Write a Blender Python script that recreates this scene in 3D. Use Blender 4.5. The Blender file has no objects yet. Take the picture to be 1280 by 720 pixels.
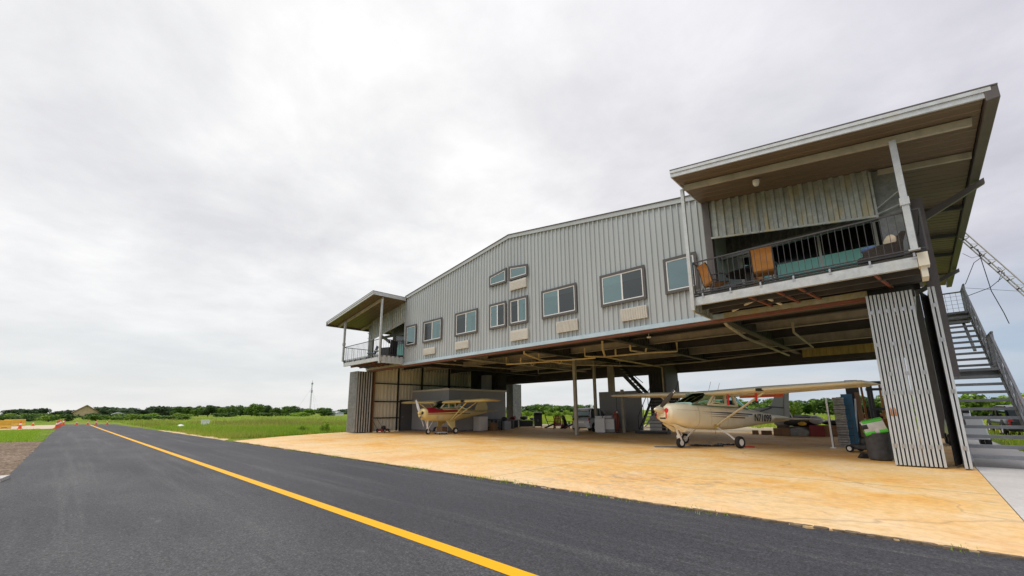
import bpy, bmesh, math, random
from mathutils import Vector, Matrix, noise
random.seed(7)
PI = math.pi
SC = bpy.context.scene
COL = SC.collection

# ------------------------------------------------------------------ mesh builder
class MB:
    def __init__(s):
        s.v = []; s.f = []; s.m = []; s.sm = []; s.M = None
    def add(s, vs, fs, mi=0, smooth=False):
        o = len(s.v)
        if s.M is not None:
            vs = [s.M @ Vector(p) for p in vs]
        s.v += [tuple(p) for p in vs]
        for f in fs:
            s.f.append([o + i for i in f]); s.m.append(mi); s.sm.append(smooth)
        return s
    def box(s, x0, x1, y0, y1, z0, z1, mi=0):
        vs = [(x, y, z) for z in (z0, z1) for y in (y0, y1) for x in (x0, x1)]
        return s.add(vs, [(0, 2, 3, 1), (4, 5, 7, 6), (0, 1, 5, 4), (2, 6, 7, 3), (0, 4, 6, 2), (1, 3, 7, 5)], mi)
    def bar(s, p, q, w, h, up=(0, 0, 1), mi=0):
        p, q = Vector(p), Vector(q); d = (q - p).normalized(); up = Vector(up)
        if abs(d.dot(up)) > .99: up = Vector((0, 1, 0))
        a = d.cross(up).normalized() * w / 2; b = a.cross(d).normalized() * h / 2
        vs = []
        for c in (p, q):
            vs += [c - a - b, c + a - b, c + a + b, c - a + b]
        return s.add(vs, [(0, 3, 2, 1), (4, 5, 6, 7), (0, 1, 5, 4), (1, 2, 6, 5), (2, 3, 7, 6), (3, 0, 4, 7)], mi)
    def tube(s, path, r, n=8, mi=0, r1=None):
        P = [Vector(p) for p in path]; k = len(P); vs = []; fs = []
        r1 = r if r1 is None else r1
        pa = None
        for i, c in enumerate(P):
            d = (P[min(i + 1, k - 1)] - P[max(i - 1, 0)]).normalized()
            if pa is None:
                u = Vector((0, 0, 1)) if abs(d.z) < .9 else Vector((1, 0, 0))
                a = d.cross(u).normalized()
            else:
                a = (pa - d * pa.dot(d)).normalized()
            pa = a; b = d.cross(a); rr = r + (r1 - r) * i / max(1, k - 1)
            for j in range(n):
                t = 2 * PI * j / n
                vs.append(c + (a * math.cos(t) + b * math.sin(t)) * rr)
        for i in range(k - 1):
            for j in range(n):
                j2 = (j + 1) % n
                fs.append((i * n + j, i * n + j2, (i + 1) * n + j2, (i + 1) * n + j))
        fs.append(tuple(range(n))[::-1]); fs.append(tuple((k - 1) * n + j for j in range(n)))
        return s.add(vs, fs, mi, True)
    def loft(s, rings, mi=0, cap=True, smooth=True):
        n = len(rings[0]); vs = [p for r in rings for p in r]; fs = []
        for i in range(len(rings) - 1):
            for j in range(n):
                j2 = (j + 1) % n
                fs.append((i * n + j, i * n + j2, (i + 1) * n + j2, (i + 1) * n + j))
        if cap:
            fs.append(tuple(range(n))[::-1]); fs.append(tuple((len(rings) - 1) * n + j for j in range(n)))
        return s.add(vs, fs, mi, smooth)
    def lathe(s, prof, n=20, c=(0, 0, 0), ax='z', mi=0, smooth=True, cap=True):
        rings = []
        for r, h in prof:
            ring = []
            for j in range(n):
                t = 2 * PI * j / n; a, b = r * math.cos(t), r * math.sin(t)
                p = {'z': (a, b, h), 'x': (h, a, b), 'y': (b, h, a)}[ax]
                ring.append((p[0] + c[0], p[1] + c[1], p[2] + c[2]))
            rings.append(ring)
        return s.loft(rings, mi, cap, smooth)
    def prism(s, poly, ax, a, b, mi=0):
        # poly: 2D in the plane perpendicular to ax; ax 'y': (x,z); ax 'x': (y,z); ax 'z': (x,y)
        n = len(poly)
        def P(q, t): return {'y': (q[0], t, q[1]), 'x': (t, q[0], q[1]), 'z': (q[0], q[1], t)}[ax]
        vs = [P(q, a) for q in poly] + [P(q, b) for q in poly]
        fs = [tuple(range(n))[::-1], tuple(range(n, 2 * n))] + [(i, (i + 1) % n, n + (i + 1) % n, n + i) for i in range(n)]
        return s.add(vs, fs, mi)
    def corr(s, o, u, w, n, L, lo, hi, pitch=.225, depth=.035, flat=.5, mi=0, rows=1):
        """ribbed sheet: runs along u for length L; at distance t it spans from lo(t) to hi(t) along w; ribs rise along n"""
        o, u, w, n = Vector(o), Vector(u), Vector(w), Vector(n)
        ts = []
        k = int(math.ceil(L / pitch))
        for i in range(k):
            for a, h in ((0, 0), (flat, 0), (flat + .1, 1), (.9, 1)):
                t = (i + a) * pitch
                if t < L: ts.append((t, h))
        ts.append((L, 0))
        vs = []; fs = []
        R = rows + 1
        for t, h in ts:
            a, b = lo(t), hi(t)
            for r in range(R):
                z = a + (b - a) * r / rows
                vs.append(o + u * t + w * z + n * h * depth)
        for i in range(len(ts) - 1):
            for r in range(rows):
                fs.append((i * R + r, (i + 1) * R + r, (i + 1) * R + r + 1, i * R + r + 1))
        return s.add(vs, fs, mi)
    def quad(s, a, b, c, d, mi=0):
        return s.add([a, b, c, d], [(0, 1, 2, 3)], mi)
    def sphere(s, c, rx, ry, rz, nu=14, nv=9, mi=0):
        vs = [(c[0], c[1], c[2] - rz)]; fs = []
        for i in range(1, nv):
            p = PI * i / nv - PI / 2
            for j in range(nu):
                t = 2 * PI * j / nu
                vs.append((c[0] + rx * math.cos(p) * math.cos(t), c[1] + ry * math.cos(p) * math.sin(t), c[2] + rz * math.sin(p)))
        vs.append((c[0], c[1], c[2] + rz)); T = len(vs) - 1
        for j in range(nu):
            fs.append((0, 1 + (j + 1) % nu, 1 + j))
            fs.append((T, T - nu + j, T - nu + (j + 1) % nu))
        for i in range(nv - 2):
            for j in range(nu):
                a = 1 + i * nu; j2 = (j + 1) % nu
                fs.append((a + j, a + j2, a + nu + j2, a + nu + j))
        return s.add(vs, fs, mi, True)

ORIG = {}
def obj(name, mb, mat, parent=None, bevel=0):
    o0 = ORIG.get(parent.name, Vector((0, 0, 0))) if parent else Vector((0, 0, 0))
    me = bpy.data.meshes.new(name)
    me.from_pydata([(p[0] - o0.x, p[1] - o0.y, p[2] - o0.z) for p in mb.v], [], mb.f)
    for m in (mat if isinstance(mat, (list, tuple)) else [mat]): me.materials.append(m)
    me.polygons.foreach_set('material_index', mb.m)
    me.polygons.foreach_set('use_smooth', mb.sm)
    me.update()
    o = bpy.data.objects.new(name, me); COL.objects.link(o)
    if parent:
        o.parent = parent
        if parent.name in ORIG: ORIG[o.name] = o0
    if bevel:
        b = o.modifiers.new('bevel', 'BEVEL'); b.width = bevel; b.segments = 2; b.limit_method = 'ANGLE'; b.angle_limit = .6
    if any(mb.sm):
        try: me.set_sharp_from_angle(angle=math.radians(38))
        except Exception: pass
    return o
def thing(name, label, cat, loc=(0, 0, 0), rz=0, group=None, rot=None, world=False):
    o = bpy.data.objects.new(name, None); COL.objects.link(o)
    o.empty_display_size = .3
    o.location = loc; o.rotation_euler = rot if rot else (0, 0, rz)
    o['label'] = label; o['category'] = cat
    if group: o['group'] = group
    if world: ORIG[o.name] = Vector(loc)
    return o
def tag(o, label=None, cat=None, group=None, kind=None):
    if label: o['label'] = label
    if cat: o['category'] = cat
    if group: o['group'] = group
    if kind: o['kind'] = kind
    return o
def kids(o): return list(o.children)
def copy_tree(o, parent=None):
    c = o.copy(); COL.objects.link(c)
    if parent: c.parent = parent
    for ch in kids(o): copy_tree(ch, c)
    return c
def dup(root, loc, rz=0, label=None, scale=None):
    r = copy_tree(root); r.location = loc; r.rotation_euler = (0, 0, rz)
    if label: r['label'] = label
    if scale is not None: r.scale = scale
    return r

# ------------------------------------------------------------------ materials
class NT:
    def __init__(s, name):
        s.m = bpy.data.materials.new(name); s.m.use_nodes = True
        s.t = s.m.node_tree; s.p = s.t.nodes['Principled BSDF']; s.co = None
    def n(s, typ, **kw):
        x = s.t.nodes.new(typ)
        for k, v in kw.items():
            if k.startswith('i_'):
                key = k[2:]
                key = int(key) if key.isdigit() else key
                x.inputs[key].default_value = v
            else: setattr(x, k, v)
        return x
    def l(s, a, b): s.t.links.new(a, b)
    def coord(s, scale=(1, 1, 1), kind='Object', rot=(0, 0, 0)):
        tc = s.n('ShaderNodeTexCoord'); mp = s.n('ShaderNodeMapping')
        mp.inputs['Scale'].default_value = scale; mp.inputs['Rotation'].default_value = rot
        s.l(tc.outputs[kind], mp.inputs['Vector']); return mp.outputs['Vector']
    def noise(s, vec, scale, detail=4, rough=.55):
        x = s.n('ShaderNodeTexNoise', i_Scale=scale, i_Detail=detail, i_Roughness=rough)
        s.l(vec, x.inputs['Vector']); return x.outputs['Fac']
    def ramp(s, fac, stops):
        x = s.n('ShaderNodeValToRGB'); e = x.color_ramp.elements
        while len(e) < len(stops): e.new(.5)
        for el, (p, c) in zip(e, stops):
            el.position = p; el.color = (*c, 1) if len(c) == 3 else c
        s.l(fac, x.inputs['Fac']); return x.outputs['Color']
    def mix(s, fac, a, b, blend='MIX'):
        x = s.n('ShaderNodeMix', data_type='RGBA', blend_type=blend)
        for sock, val in ((x.inputs[0], fac), (x.inputs[6], a), (x.inputs[7], b)):
            if isinstance(val, (int, float)): sock.default_value = val
            elif isinstance(val, tuple): sock.default_value = (*val, 1) if len(val) == 3 else val
            else: s.l(val, sock)
        return x.outputs[2]
    def bump(s, h, strength=.3, dist=.02):
        b = s.n('ShaderNodeBump', i_Strength=strength, i_Distance=dist)
        s.l(h, b.inputs['Height']); s.l(b.outputs['Normal'], s.p.inputs['Normal'])
    def base(s, c): 
        if isinstance(c, tuple): s.p.inputs['Base Color'].default_value = (*c, 1)
        else: s.l(c, s.p.inputs['Base Color'])
        return s
    def set(s, rough=.6, metal=0, spec=None, **kw):
        s.p.inputs['Roughness'].default_value = rough; s.p.inputs['Metallic'].default_value = metal
        if spec is not None: s.p.inputs['Specular IOR Level'].default_value = spec
        return s
def mat(name, col, rough=.6, metal=0, var=.18, scale=3, bump=0, stretch=(1, 1, 1), spec=None, dirt=None, dirtamt=.35):
    t = NT(name); v = t.coord(stretch)
    f = t.noise(v, scale, 5)
    lo = tuple(max(0, c * (1 - var)) for c in col); hi = tuple(min(1, c * (1 + var)) for c in col)
    c = t.ramp(f, [(.3, lo), (.7, hi)])
    if dirt:
        g = t.noise(t.coord((stretch[0] * .7, stretch[1] * .7, stretch[2] * .25)), scale * 2.3, 6, .65)
        g2 = t.ramp(g, [(.5, (0, 0, 0)), (.75, (dirtamt,) * 3)])
        c = t.mix(g2, c, dirt)
    t.base(c); t.set(rough, metal, spec)
    r = t.n('ShaderNodeMapRange'); t.l(f, r.inputs[0]); r.inputs[3].default_value = rough * .85; r.inputs[4].default_value = min(1, rough * 1.15)
    t.l(r.outputs[0], t.p.inputs['Roughness'])
    if bump: t.bump(t.noise(v, scale * 6, 3), bump)
    return t.m

M = {}
M['wall'] = mat('grey_ribbed_steel', (.415, .45, .455), .45, 0, .06, .6, stretch=(1, 1, .3), dirt=(.27, .27, .26), dirtamt=.25)
M['trim'] = mat('brown_grey_trim', (.085, .08, .077), .5, 0, .12, 4)
M['brown'] = mat('brown_painted_steel', (.10, .085, .08), .5, 0, .15, 3)
M['soffit'] = mat('brown_soffit_sheet', (.155, .118, .078), .45, .2, .10, 1.2, stretch=(.3, 1, 1))
def galv(name, a, b, rough=.38, metal=.75, yellow=.0):
    t = NT(name); v = t.coord()
    vo = t.n('ShaderNodeTexVoronoi', i_Scale=30.0); t.l(v, vo.inputs['Vector'])
    n1 = t.noise(v, 5, 5, .6)
    f = t.n('ShaderNodeMath', operation='MULTIPLY_ADD'); t.l(n1, f.inputs[0]); f.inputs[1].default_value = .8
    sp = t.n('ShaderNodeSeparateColor'); t.l(vo.outputs['Color'], sp.inputs[0])
    q = t.n('ShaderNodeMath', operation='MULTIPLY'); t.l(sp.outputs[0], q.inputs[0]); q.inputs[1].default_value = .12
    t.l(q.outputs[0], f.inputs[2])
    c = t.ramp(f.outputs[0], [(.3, a), (.8, b)])
    if yellow:
        y = t.ramp(t.noise(t.coord((1.2, 1.2, .35)), 3.1, 5, .6), [(.5, (0, 0, 0)), (.72, (yellow,) * 3)])
        c = t.mix(y, c, (.50, .40, .17))
    t.base(c).set(rough, metal); return t.m
M['galv'] = galv('galvanized_steel', (.46, .48, .48), (.66, .69, .69), .42, .35, .22)
M['galvband'] = galv('weathered_galvanized_sheet', (.30, .32, .29), (.60, .62, .56), .42, .45, .8)
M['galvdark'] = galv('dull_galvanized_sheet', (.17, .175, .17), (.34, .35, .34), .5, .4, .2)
M['doorleaf'] = galv('folding_door_galvanized', (.49, .53, .55), (.62, .66, .68), .42, .25, .1)
M['beam'] = mat('cream_grey_steel_beam', (.40, .37, .29), .6, 0, .2, 2, dirt=(.12, .10, .08))
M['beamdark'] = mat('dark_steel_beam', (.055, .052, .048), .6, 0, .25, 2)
M['red'] = mat('red_oxide_steel', (.20, .07, .045), .6, 0, .2, 4)
M['pipe'] = mat('yellowed_gas_pipe', (.74, .60, .33), .45, 0, .15, 5)
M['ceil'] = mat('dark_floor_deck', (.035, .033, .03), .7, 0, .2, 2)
M['white'] = mat('white_vinyl_frame', (.74, .75, .74), .4, 0, .05, 4)
M['vent'] = mat('beige_metal_vent', (.56, .54, .48), .5, 0, .06, 4)
M['black'] = mat('black_painted_steel', (.022, .022, .024), .45, 0, .2, 6)
M['rail'] = mat('dark_bronze_railing', (.055, .05, .05), .45, 0, .15, 6)
M['stair'] = mat('grey_stair_steel', (.24, .25, .26), .5, .2, .18, 4)
M['office'] = mat('grey_office_paint', (.36, .365, .37), .7, 0, .06, 1)
M['cream'] = mat('cream_trim', (.70, .66, .54), .6, 0, .08, 2)
M['inwall'] = mat('cream_liner_sheet', (.76, .73, .61), .5, 0, .08, 1, stretch=(1, 1, .3), dirt=(.3, .24, .16))
M['wood'] = mat('brown_timber', (.24, .13, .06), .65, 0, .25, 6, stretch=(1, 1, .15))
M['greydoor'] = mat('slate_grey_door', (.10, .105, .115), .5, 0, .08, 2)
M['rubber'] = mat('black_rubber', (.018, .018, .018), .75, 0, .2, 8)
M['steel'] = mat('bare_steel', (.45, .45, .45), .3, .85, .1, 5)
M['plastic_white'] = mat('white_enamel', (.86, .86, .85), .3, 0, .04, 2)
M['oxred'] = mat('faded_red_tank', (.36, .09, .055), .5, 0, .2, 4)
M['orange'] = mat('orange_plastic', (.80, .09, .02), .5, 0, .1, 3)
M['yellow_plastic'] = mat('yellow_barrier_plastic', (.68, .40, .04), .5, 0, .12, 3)
M['sling'] = mat('orange_sling_fabric', (.50, .22, .05), .7, 0, .14, 8, bump=.2)
M['wicker'] = mat('dark_wicker', (.05, .035, .025), .7, 0, .5, 40, bump=.6)
M['cushion'] = mat('cream_cushion', (.75, .62, .45), .8, 0, .1, 5)
M['bluecloth'] = mat('blue_cloth', (.10, .16, .32), .8, 0, .3, 5)
M['greybag'] = mat('dark_grey_sack', (.05, .052, .056), .6, 0, .35, 7, bump=.5)
M['green'] = mat('bright_green_bag', (.10, .62, .06), .45, 0, .1, 5)
M['bagwhite'] = mat('white_printed_bag', (.62, .63, .62), .45, 0, .15, 6)
M['bluebox'] = mat('blue_cabinet_paint', (.03, .14, .24), .45, 0, .12, 3)
M['mattress'] = mat('grey_padding', (.32, .31, .30), .8, 0, .3, 7, bump=.4)
M['liftorange'] = mat('orange_lift_paint', (.42, .17, .03), .5, 0, .2, 4)
M['darkred'] = mat('dark_red_plastic', (.22, .02, .02), .45, 0, .15, 4)
M['grillblack'] = mat('soot_black_metal', (.015, .015, .017), .4, 0, .3, 5)
M['rust'] = mat('orange_rust', (.42, .15, .03), .8, 0, .3, 20)
M['straw'] = mat('tan_brick_wall', (.58, .43, .28), .8, 0, .12, .6)
M['roofbrown'] = mat('brown_shingles', (.23, .15, .095), .8, 0, .15, 1)
M['carwhite'] = mat('silver_white_car_paint', (.60, .62, .64), .25, .1, .04, 2)
M['carblack'] = mat('black_car_paint', (.015, .016, .02), .2, 0, .1, 2)
M['lampwhite'] = mat('white_lamp_lens', (.85, .85, .82), .3, 0, .03, 2)
M['redlens'] = mat('red_lens', (.42, .012, .012), .2, 0, .1, 3)
M['mastgrey'] = mat('pale_grey_mast', (.38, .40, .42), .6, 0, .1, .5)
M['mastpale'] = mat('weathered_aluminium', (.55, .54, .50), .5, .2, .1, 3)
M['strap'] = mat('black_webbing', (.02, .02, .022), .8, 0, .2, 6)
M['cableblack'] = mat('dark_cable', (.05, .045, .045), .7, 0, .2, 3)
def glass(name, tint, refl, rough=.03, trans=.6):
    t = NT(name); nt = t.t; out = nt.nodes['Material Output']; nt.nodes.remove(t.p)
    tr = t.n('ShaderNodeBsdfTransparent'); tr.inputs[0].default_value = (*tint, 1)
    gl = t.n('ShaderNodeBsdfGlossy'); gl.inputs[0].default_value = (*refl, 1); gl.inputs[1].default_value = rough
    fr = t.n('ShaderNodeFresnel'); fr.inputs[0].default_value = 1.6
    ad = t.n('ShaderNodeMath', operation='MULTIPLY_ADD'); t.l(fr.outputs[0], ad.inputs[0]); ad.inputs[1].default_value = 1.0; ad.inputs[2].default_value = 1 - trans
    ad.use_clamp = True
    mx = t.n('ShaderNodeMixShader'); t.l(ad.outputs[0], mx.inputs[0]); t.l(tr.outputs[0], mx.inputs[1]); t.l(gl.outputs[0], mx.inputs[2])
    t.l(mx.outputs[0], out.inputs[0]); return t.m
M['glass'] = glass('teal_tinted_window_glass', (.54, .70, .69), (.36, .48, .48), .02, .62)
M['glassdark'] = glass('screened_window_glass', (.30, .31, .31), (.50, .53, .53), .12, .90)
M['tealglass'] = glass('teal_door_glass', (.18, .50, .48), (.30, .66, .62), .05, .8)
M['planeglass'] = glass('green_tinted_windscreen', (.20, .40, .34), (.34, .52, .46), .05, .80)
M['room'] = mat('dim_room', (.13, .175, .185), .9, 0, .65, .7)
M['roomdark'] = mat('dark_room', (.02, .021, .022), .9, 0, .4, .9)
M['blind'] = mat('pale_blue_blind', (.48, .72, .66), .8, 0, .05, 2)
M['tealreflection'] = mat('teal_painted_reflection', (.36, .86, .78), .4, 0, .05, 1)  # sky reflection of the balcony glass, put into an opaque colour

def ground_mats():
    # asphalt
    t = NT('fresh_asphalt'); v = t.coord()
    big = t.noise(t.coord((.22, .55, 1)), .8, 6, .62)
    c = t.ramp(big, [(.32, (.040, .041, .045)), (.5, (.058, .0585, .062)), (.68, (.082, .082, .084))])
    # the lane beside the apron is the newer, blacker paving pass
    sx_ = t.n('ShaderNodeSeparateXYZ'); t.l(v, sx_.inputs[0])
    wob = t.n('ShaderNodeMath', operation='MULTIPLY_ADD'); t.l(big, wob.inputs[0]); wob.inputs[1].default_value = 1.6; t.l(sx_.outputs[1], wob.inputs[2])
    lane = t.n('ShaderNodeMapRange'); t.l(wob.outputs[0], lane.inputs[0]); lane.inputs[1].default_value = 3.3; lane.inputs[2].default_value = 4.6
    lf = t.n('ShaderNodeMath', operation='MULTIPLY'); t.l(lane.outputs[0], lf.inputs[0]); lf.inputs[1].default_value = .55
    c = t.mix(lf.outputs[0], c, (.036, .036, .044))
    # scuffs swept across by tyres
    for rot_, off in ((.20, 0), (-.14, 3.7)):
        stre = t.noise(t.coord((.05, 1.5, 1), rot=(0, 0, rot_)), 1.0 + off * .1, 7, .66)
        c = t.mix(t.ramp(stre, [(.54, (0, 0, 0)), (.72, (.55, .55, .55))]), c, (.125, .122, .12))
    blot = t.noise(t.coord((.5, .9, 1)), 1.9, 7, .7)
    c = t.mix(t.ramp(blot, [(.60, (0, 0, 0)), (.70, (.45, .45, .45))]), c, (.022, .022, .025))
    fine = t.noise(v, 42, 5, .75)
    coarse = t.noise(v, 13, 6, .8)
    c = t.mix(.7, c, t.ramp(coarse, [(.36, (.45, .45, .46)), (.52, (1, 1, 1)), (.68, (1.6, 1.6, 1.58))]), 'MULTIPLY')
    pale = t.noise(t.coord((.7, 2.2, 1), rot=(0, 0, -.08)), 1.6, 4, .5)
    c = t.mix(t.ramp(pale, [(.70, (0, 0, 0)), (.76, (.4, .4, .4))]), c, (.16, .155, .15))
    c = t.mix(.85, c, t.ramp(fine, [(.34, (.30, .30, .31)), (.50, (.95, .95, .95)), (.66, (2.2, 2.2, 2.15))]), 'MULTIPLY')
    vo = t.n('ShaderNodeTexVoronoi', i_Scale=3.2); t.l(v, vo.inputs['Vector'])
    sp = t.ramp(vo.outputs['Distance'], [(.0, (.9, .9, .9)), (.035, (0, 0, 0))])
    c = t.mix(sp, c, (.26, .24, .20))
    t.base(c).set(.72, 0, .35)
    h = t.noise(v, 90, 4, .7); t.bump(h, .55, .012); M['asphalt'] = t.m
    # stained concrete
    t = NT('orange_stained_concrete'); v = t.coord()
    a = t.noise(t.coord((.42, .46, 1), rot=(0, 0, -.05)), .9, 10, .66)
    c = t.ramp(a, [(.28, (.64, .47, .27)), (.42, (.71, .49, .22)), (.53, (.72, .43, .135)), (.63, (.66, .335, .075)), (.76, (.71, .47, .22))])
    b = t.noise(t.coord((.8, .85, 1)), 1.1, 9, .70)
    c = t.mix(t.ramp(b, [(.47, (0, 0, 0)), (.66, (.65, .65, .65))]), c, (.75, .58, .37))
    d = t.noise(t.coord((.4, .9, 1), rot=(0, 0, .12)), 1.4, 9, .72)
    c = t.mix(t.ramp(d, [(.61, (0, 0, 0)), (.71, (.6, .6, .6))]), c, (.30, .22, .15))
    # grimy patch where vehicles turn in, about 5 m in front of the right doors
    g0 = t.n('ShaderNodeVectorMath', operation='DISTANCE'); g0.inputs[1].default_value = (-4.4, 8.3, 0)
    mp_ = t.n('ShaderNodeMapping'); mp_.inputs['Scale'].default_value = (.55, 1, 1); mp_.inputs['Location'].default_value = (-1.98, 0, 0); t.l(v, mp_.inputs['Vector']); t.l(mp_.outputs[0], g0.inputs[0])
    gm = t.n('ShaderNodeMapRange'); t.l(g0.outputs['Value'], gm.inputs[0]); gm.inputs[1].default_value = .3; gm.inputs[2].default_value = 2.2; gm.inputs[3].default_value = 1; gm.inputs[4].default_value = 0
    gr = t.mix(1.0, t.ramp(t.noise(t.coord((.9, 1.6, 1)), 2.6, 9, .75), [(.50, (0, 0, 0)), (.60, (.75, .75, .75))]), gm.outputs[0], 'MULTIPLY')
    c = t.mix(gr, c, (.27, .21, .15))
    sp_ = t.n('ShaderNodeTexVoronoi', i_Scale=1.7); t.l(v, sp_.inputs['Vector'])
    c = t.mix(t.ramp(sp_.outputs['Distance'], [(.0, (.8, .8, .8)), (.03, (.6, .6, .6)), (.045, (0, 0, 0))]), c, (.24, .17, .11))
    yy = t.n('ShaderNodeSeparateXYZ'); t.l(v, yy.inputs[0])
    wy = t.n('ShaderNodeMath', operation='MULTIPLY_ADD'); t.l(b, wy.inputs[0]); wy.inputs[1].default_value = 3.5; t.l(yy.outputs[1], wy.inputs[2])
    ed = t.n('ShaderNodeMapRange'); t.l(wy.outputs[0], ed.inputs[0]); ed.inputs[1].default_value = 8.2; ed.inputs[2].default_value = 11.0; ed.inputs[3].default_value = .34; ed.inputs[4].default_value = 0
    c = t.mix(ed.outputs[0], c, (.76, .60, .42))
    e = t.noise(v, 7, 6, .75)
    c = t.mix(.8, c, t.ramp(e, [(.3, (.76, .74, .7)), (.55, (1, 1, 1)), (.75, (1.1, 1.1, 1.1))]), 'MULTIPLY')
    cr = t.n('ShaderNodeTexVoronoi', feature='DISTANCE_TO_EDGE', i_Scale=.085)
    wv = t.n('ShaderNodeVectorMath', operation='MULTIPLY_ADD')
    nn = t.n('ShaderNodeTexNoise', i_Scale=.9, i_Detail=5.0); t.l(v, nn.inputs['Vector'])
    t.l(nn.outputs['Color'], wv.inputs[0]); wv.inputs[1].default_value = (1.3, 1.3, 0); t.l(v, wv.inputs[2]); t.l(wv.outputs[0], cr.inputs['Vector'])
    c = t.mix(t.ramp(cr.outputs['Distance'], [(.0, (.4, .4, .4)), (.0022, (0, 0, 0))]), c, (.22, .16, .10))
    t.base(c).set(.75, 0, .3); t.bump(t.noise(v, 40, 4, .7), .15, .01); M['apron'] = t.m
    # plain concrete
    t = NT('pale_concrete'); v = t.coord()
    c = t.ramp(t.noise(v, .9, 7, .65), [(.3, (.47, .45, .42)), (.7, (.58, .56, .53))])
    c = t.mix(.6, c, t.ramp(t.noise(v, 14, 5, .7), [(.3, (.8, .8, .8)), (.7, (1.1, 1.1, 1.1))]), 'MULTIPLY')
    t.base(c).set(.8, 0, .3); M['concrete'] = t.m
    # gravel
    t = NT('brown_gravel'); v = t.coord()
    vo = t.n('ShaderNodeTexVoronoi', i_Scale=16.0); t.l(v, vo.inputs['Vector'])
    sp = t.n('ShaderNodeSeparateColor'); t.l(vo.outputs['Color'], sp.inputs[0])
    c = t.ramp(sp.outputs[0], [(0, (.09, .06, .04)), (.5, (.19, .135, .09)), (1, (.34, .27, .20))])
    c = t.mix(.7, c, t.ramp(t.noise(v, .5, 4), [(.3, (.65, .6, .55)), (.7, (1.1, 1.1, 1.1))]), 'MULTIPLY')
    t.base(c).set(.9, 0, .2); t.bump(vo.outputs['Distance'], .8, .04); M['gravel'] = t.m
    # sand
    M['sand'] = mat('orange_sand', (.55, .40, .20), .9, 0, .3, 1.5, bump=.3)
    # grass ground
    t = NT('meadow_ground'); v = t.coord()
    a = t.noise(t.coord((.25, 1, 1)), .09, 7, .65)
    c = t.ramp(a, [(.30, (.105, .19, .016)), (.46, (.165, .255, .025)), (.58, (.24, .28, .042)), (.72, (.32, .255, .075))])
    b = t.noise(v, .8, 6, .7)
    c = t.mix(.85, c, t.ramp(b, [(.3, (.55, .6, .5)), (.6, (1.1, 1.1, 1.1)), (.75, (1.35, 1.3, 1.1))]), 'MULTIPLY')
    t.base(c).set(.95, 0, .1); t.bump(t.noise(v, 3, 5, .7), 1, .3); M['meadow'] = t.m
    # yellow paint
    t = NT('yellow_road_paint'); v = t.coord()
    c = t.mix(t.ramp(t.noise(v, 30, 5, .75), [(.56, (0, 0, 0)), (.72, (.6, .6, .6))]), (.80, .40, .002), (.46, .25, .02))
    t.base(c).set(.6, 0, .3); M['yellow'] = t.m
ground_mats()
def leafmat(name, a, b, c2, patch=None):
    t = NT(name); oi = t.n('ShaderNodeObjectInfo')
    g = t.n('ShaderNodeNewGeometry')
    r = t.ramp(g.outputs['Random Per Island'], [(0, a), (.5, b), (1, c2)])
    rr = t.n('ShaderNodeMapRange'); t.l(oi.outputs['Random'], rr.inputs[0]); rr.inputs[3].default_value = .7; rr.inputs[4].default_value = 1.3
    if patch: r = t.mix(t.ramp(t.noise(t.coord((.35, 1, 1)), .11, 6, .65), [(.48, (0, 0, 0)), (.64, (.6, .6, .6))]), r, patch)
    hs = t.n('ShaderNodeHueSaturation'); t.l(r, hs.inputs['Color']); t.l(rr.outputs[0], hs.inputs['Value'])
    t.base(hs.outputs[0]).set(.6, 0, .25)
    t.p.inputs['Transmission Weight'].default_value = 0
    tl = t.n('ShaderNodeBsdfTranslucent'); t.l(hs.outputs[0], tl.inputs[0])
    mx = t.n('ShaderNodeMixShader', i_0=.3); t.l(t.p.outputs[0], mx.inputs[1]); t.l(tl.outputs[0], mx.inputs[2])
    t.l(mx.outputs[0], t.t.nodes['Material Output'].inputs[0]); return t.m
M['leaf'] = leafmat('mid_green_leaves', (.06, .13, .016), (.105, .195, .024), (.165, .265, .035))
M['leafdark'] = leafmat('dark_green_leaves', (.035, .08, .016), (.06, .12, .024), (.095, .17, .034))
M['leaffar'] = leafmat('far_hazed_leaves', (.045, .082, .036), (.065, .11, .046), (.09, .14, .056))  # bluish distance haze is put into this leaf colour
M['leafbright'] = leafmat('bright_green_leaves', (.12, .22, .018), (.18, .29, .025), (.25, .35, .04))
M['bladegreen'] = leafmat('grass_blades', (.19, .34, .02), (.27, .43, .03), (.38, .46, .06), (.50, .45, .11))
M['limeblade'] = leafmat('lime_grass_blades', (.22, .36, .02), (.34, .46, .035), (.46, .50, .07), (.55, .50, .12))
M['straw_blade'] = leafmat('seeding_grass', (.26, .30, .04), (.38, .34, .08), (.48, .38, .14))
M['bark'] = mat('grey_bark', (.09, .075, .06), .9, 0, .3, 6)

# ------------------------------------------------------------------ camera, sky, sun
F_PX, CY = 523.812, 409.097
yaw, pit, rol = -.762658846, .197029295, -.00894083192
cf = Vector((math.sin(yaw) * math.cos(pit), math.cos(yaw) * math.cos(pit), math.sin(pit)))
rt = Vector((math.cos(yaw), -math.sin(yaw), 0)); up = rt.cross(cf)
rt2 = rt * math.cos(rol) + up * math.sin(rol); up2 = up * math.cos(rol) - rt * math.sin(rol)
cam = bpy.data.objects.new('camera', bpy.data.cameras.new('camera')); COL.objects.link(cam)
cam.matrix_world = Matrix(((rt2.x, up2.x, -cf.x, 0), (rt2.y, up2.y, -cf.y, 0), (rt2.z, up2.z, -cf.z, 1.42), (0, 0, 0, 1)))
cam.data.sensor_fit = 'HORIZONTAL'; cam.data.sensor_width = 36; cam.data.lens = F_PX / 1280 * 36
cam.data.shift_y = (CY - 360) / 1280
cam.data.clip_start = .05; cam.data.clip_end = 8000
SC.camera = cam
SUN_EL, SUN_AZ = math.radians(62), math.radians(205)   # azimuth from +Y towards +X
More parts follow.
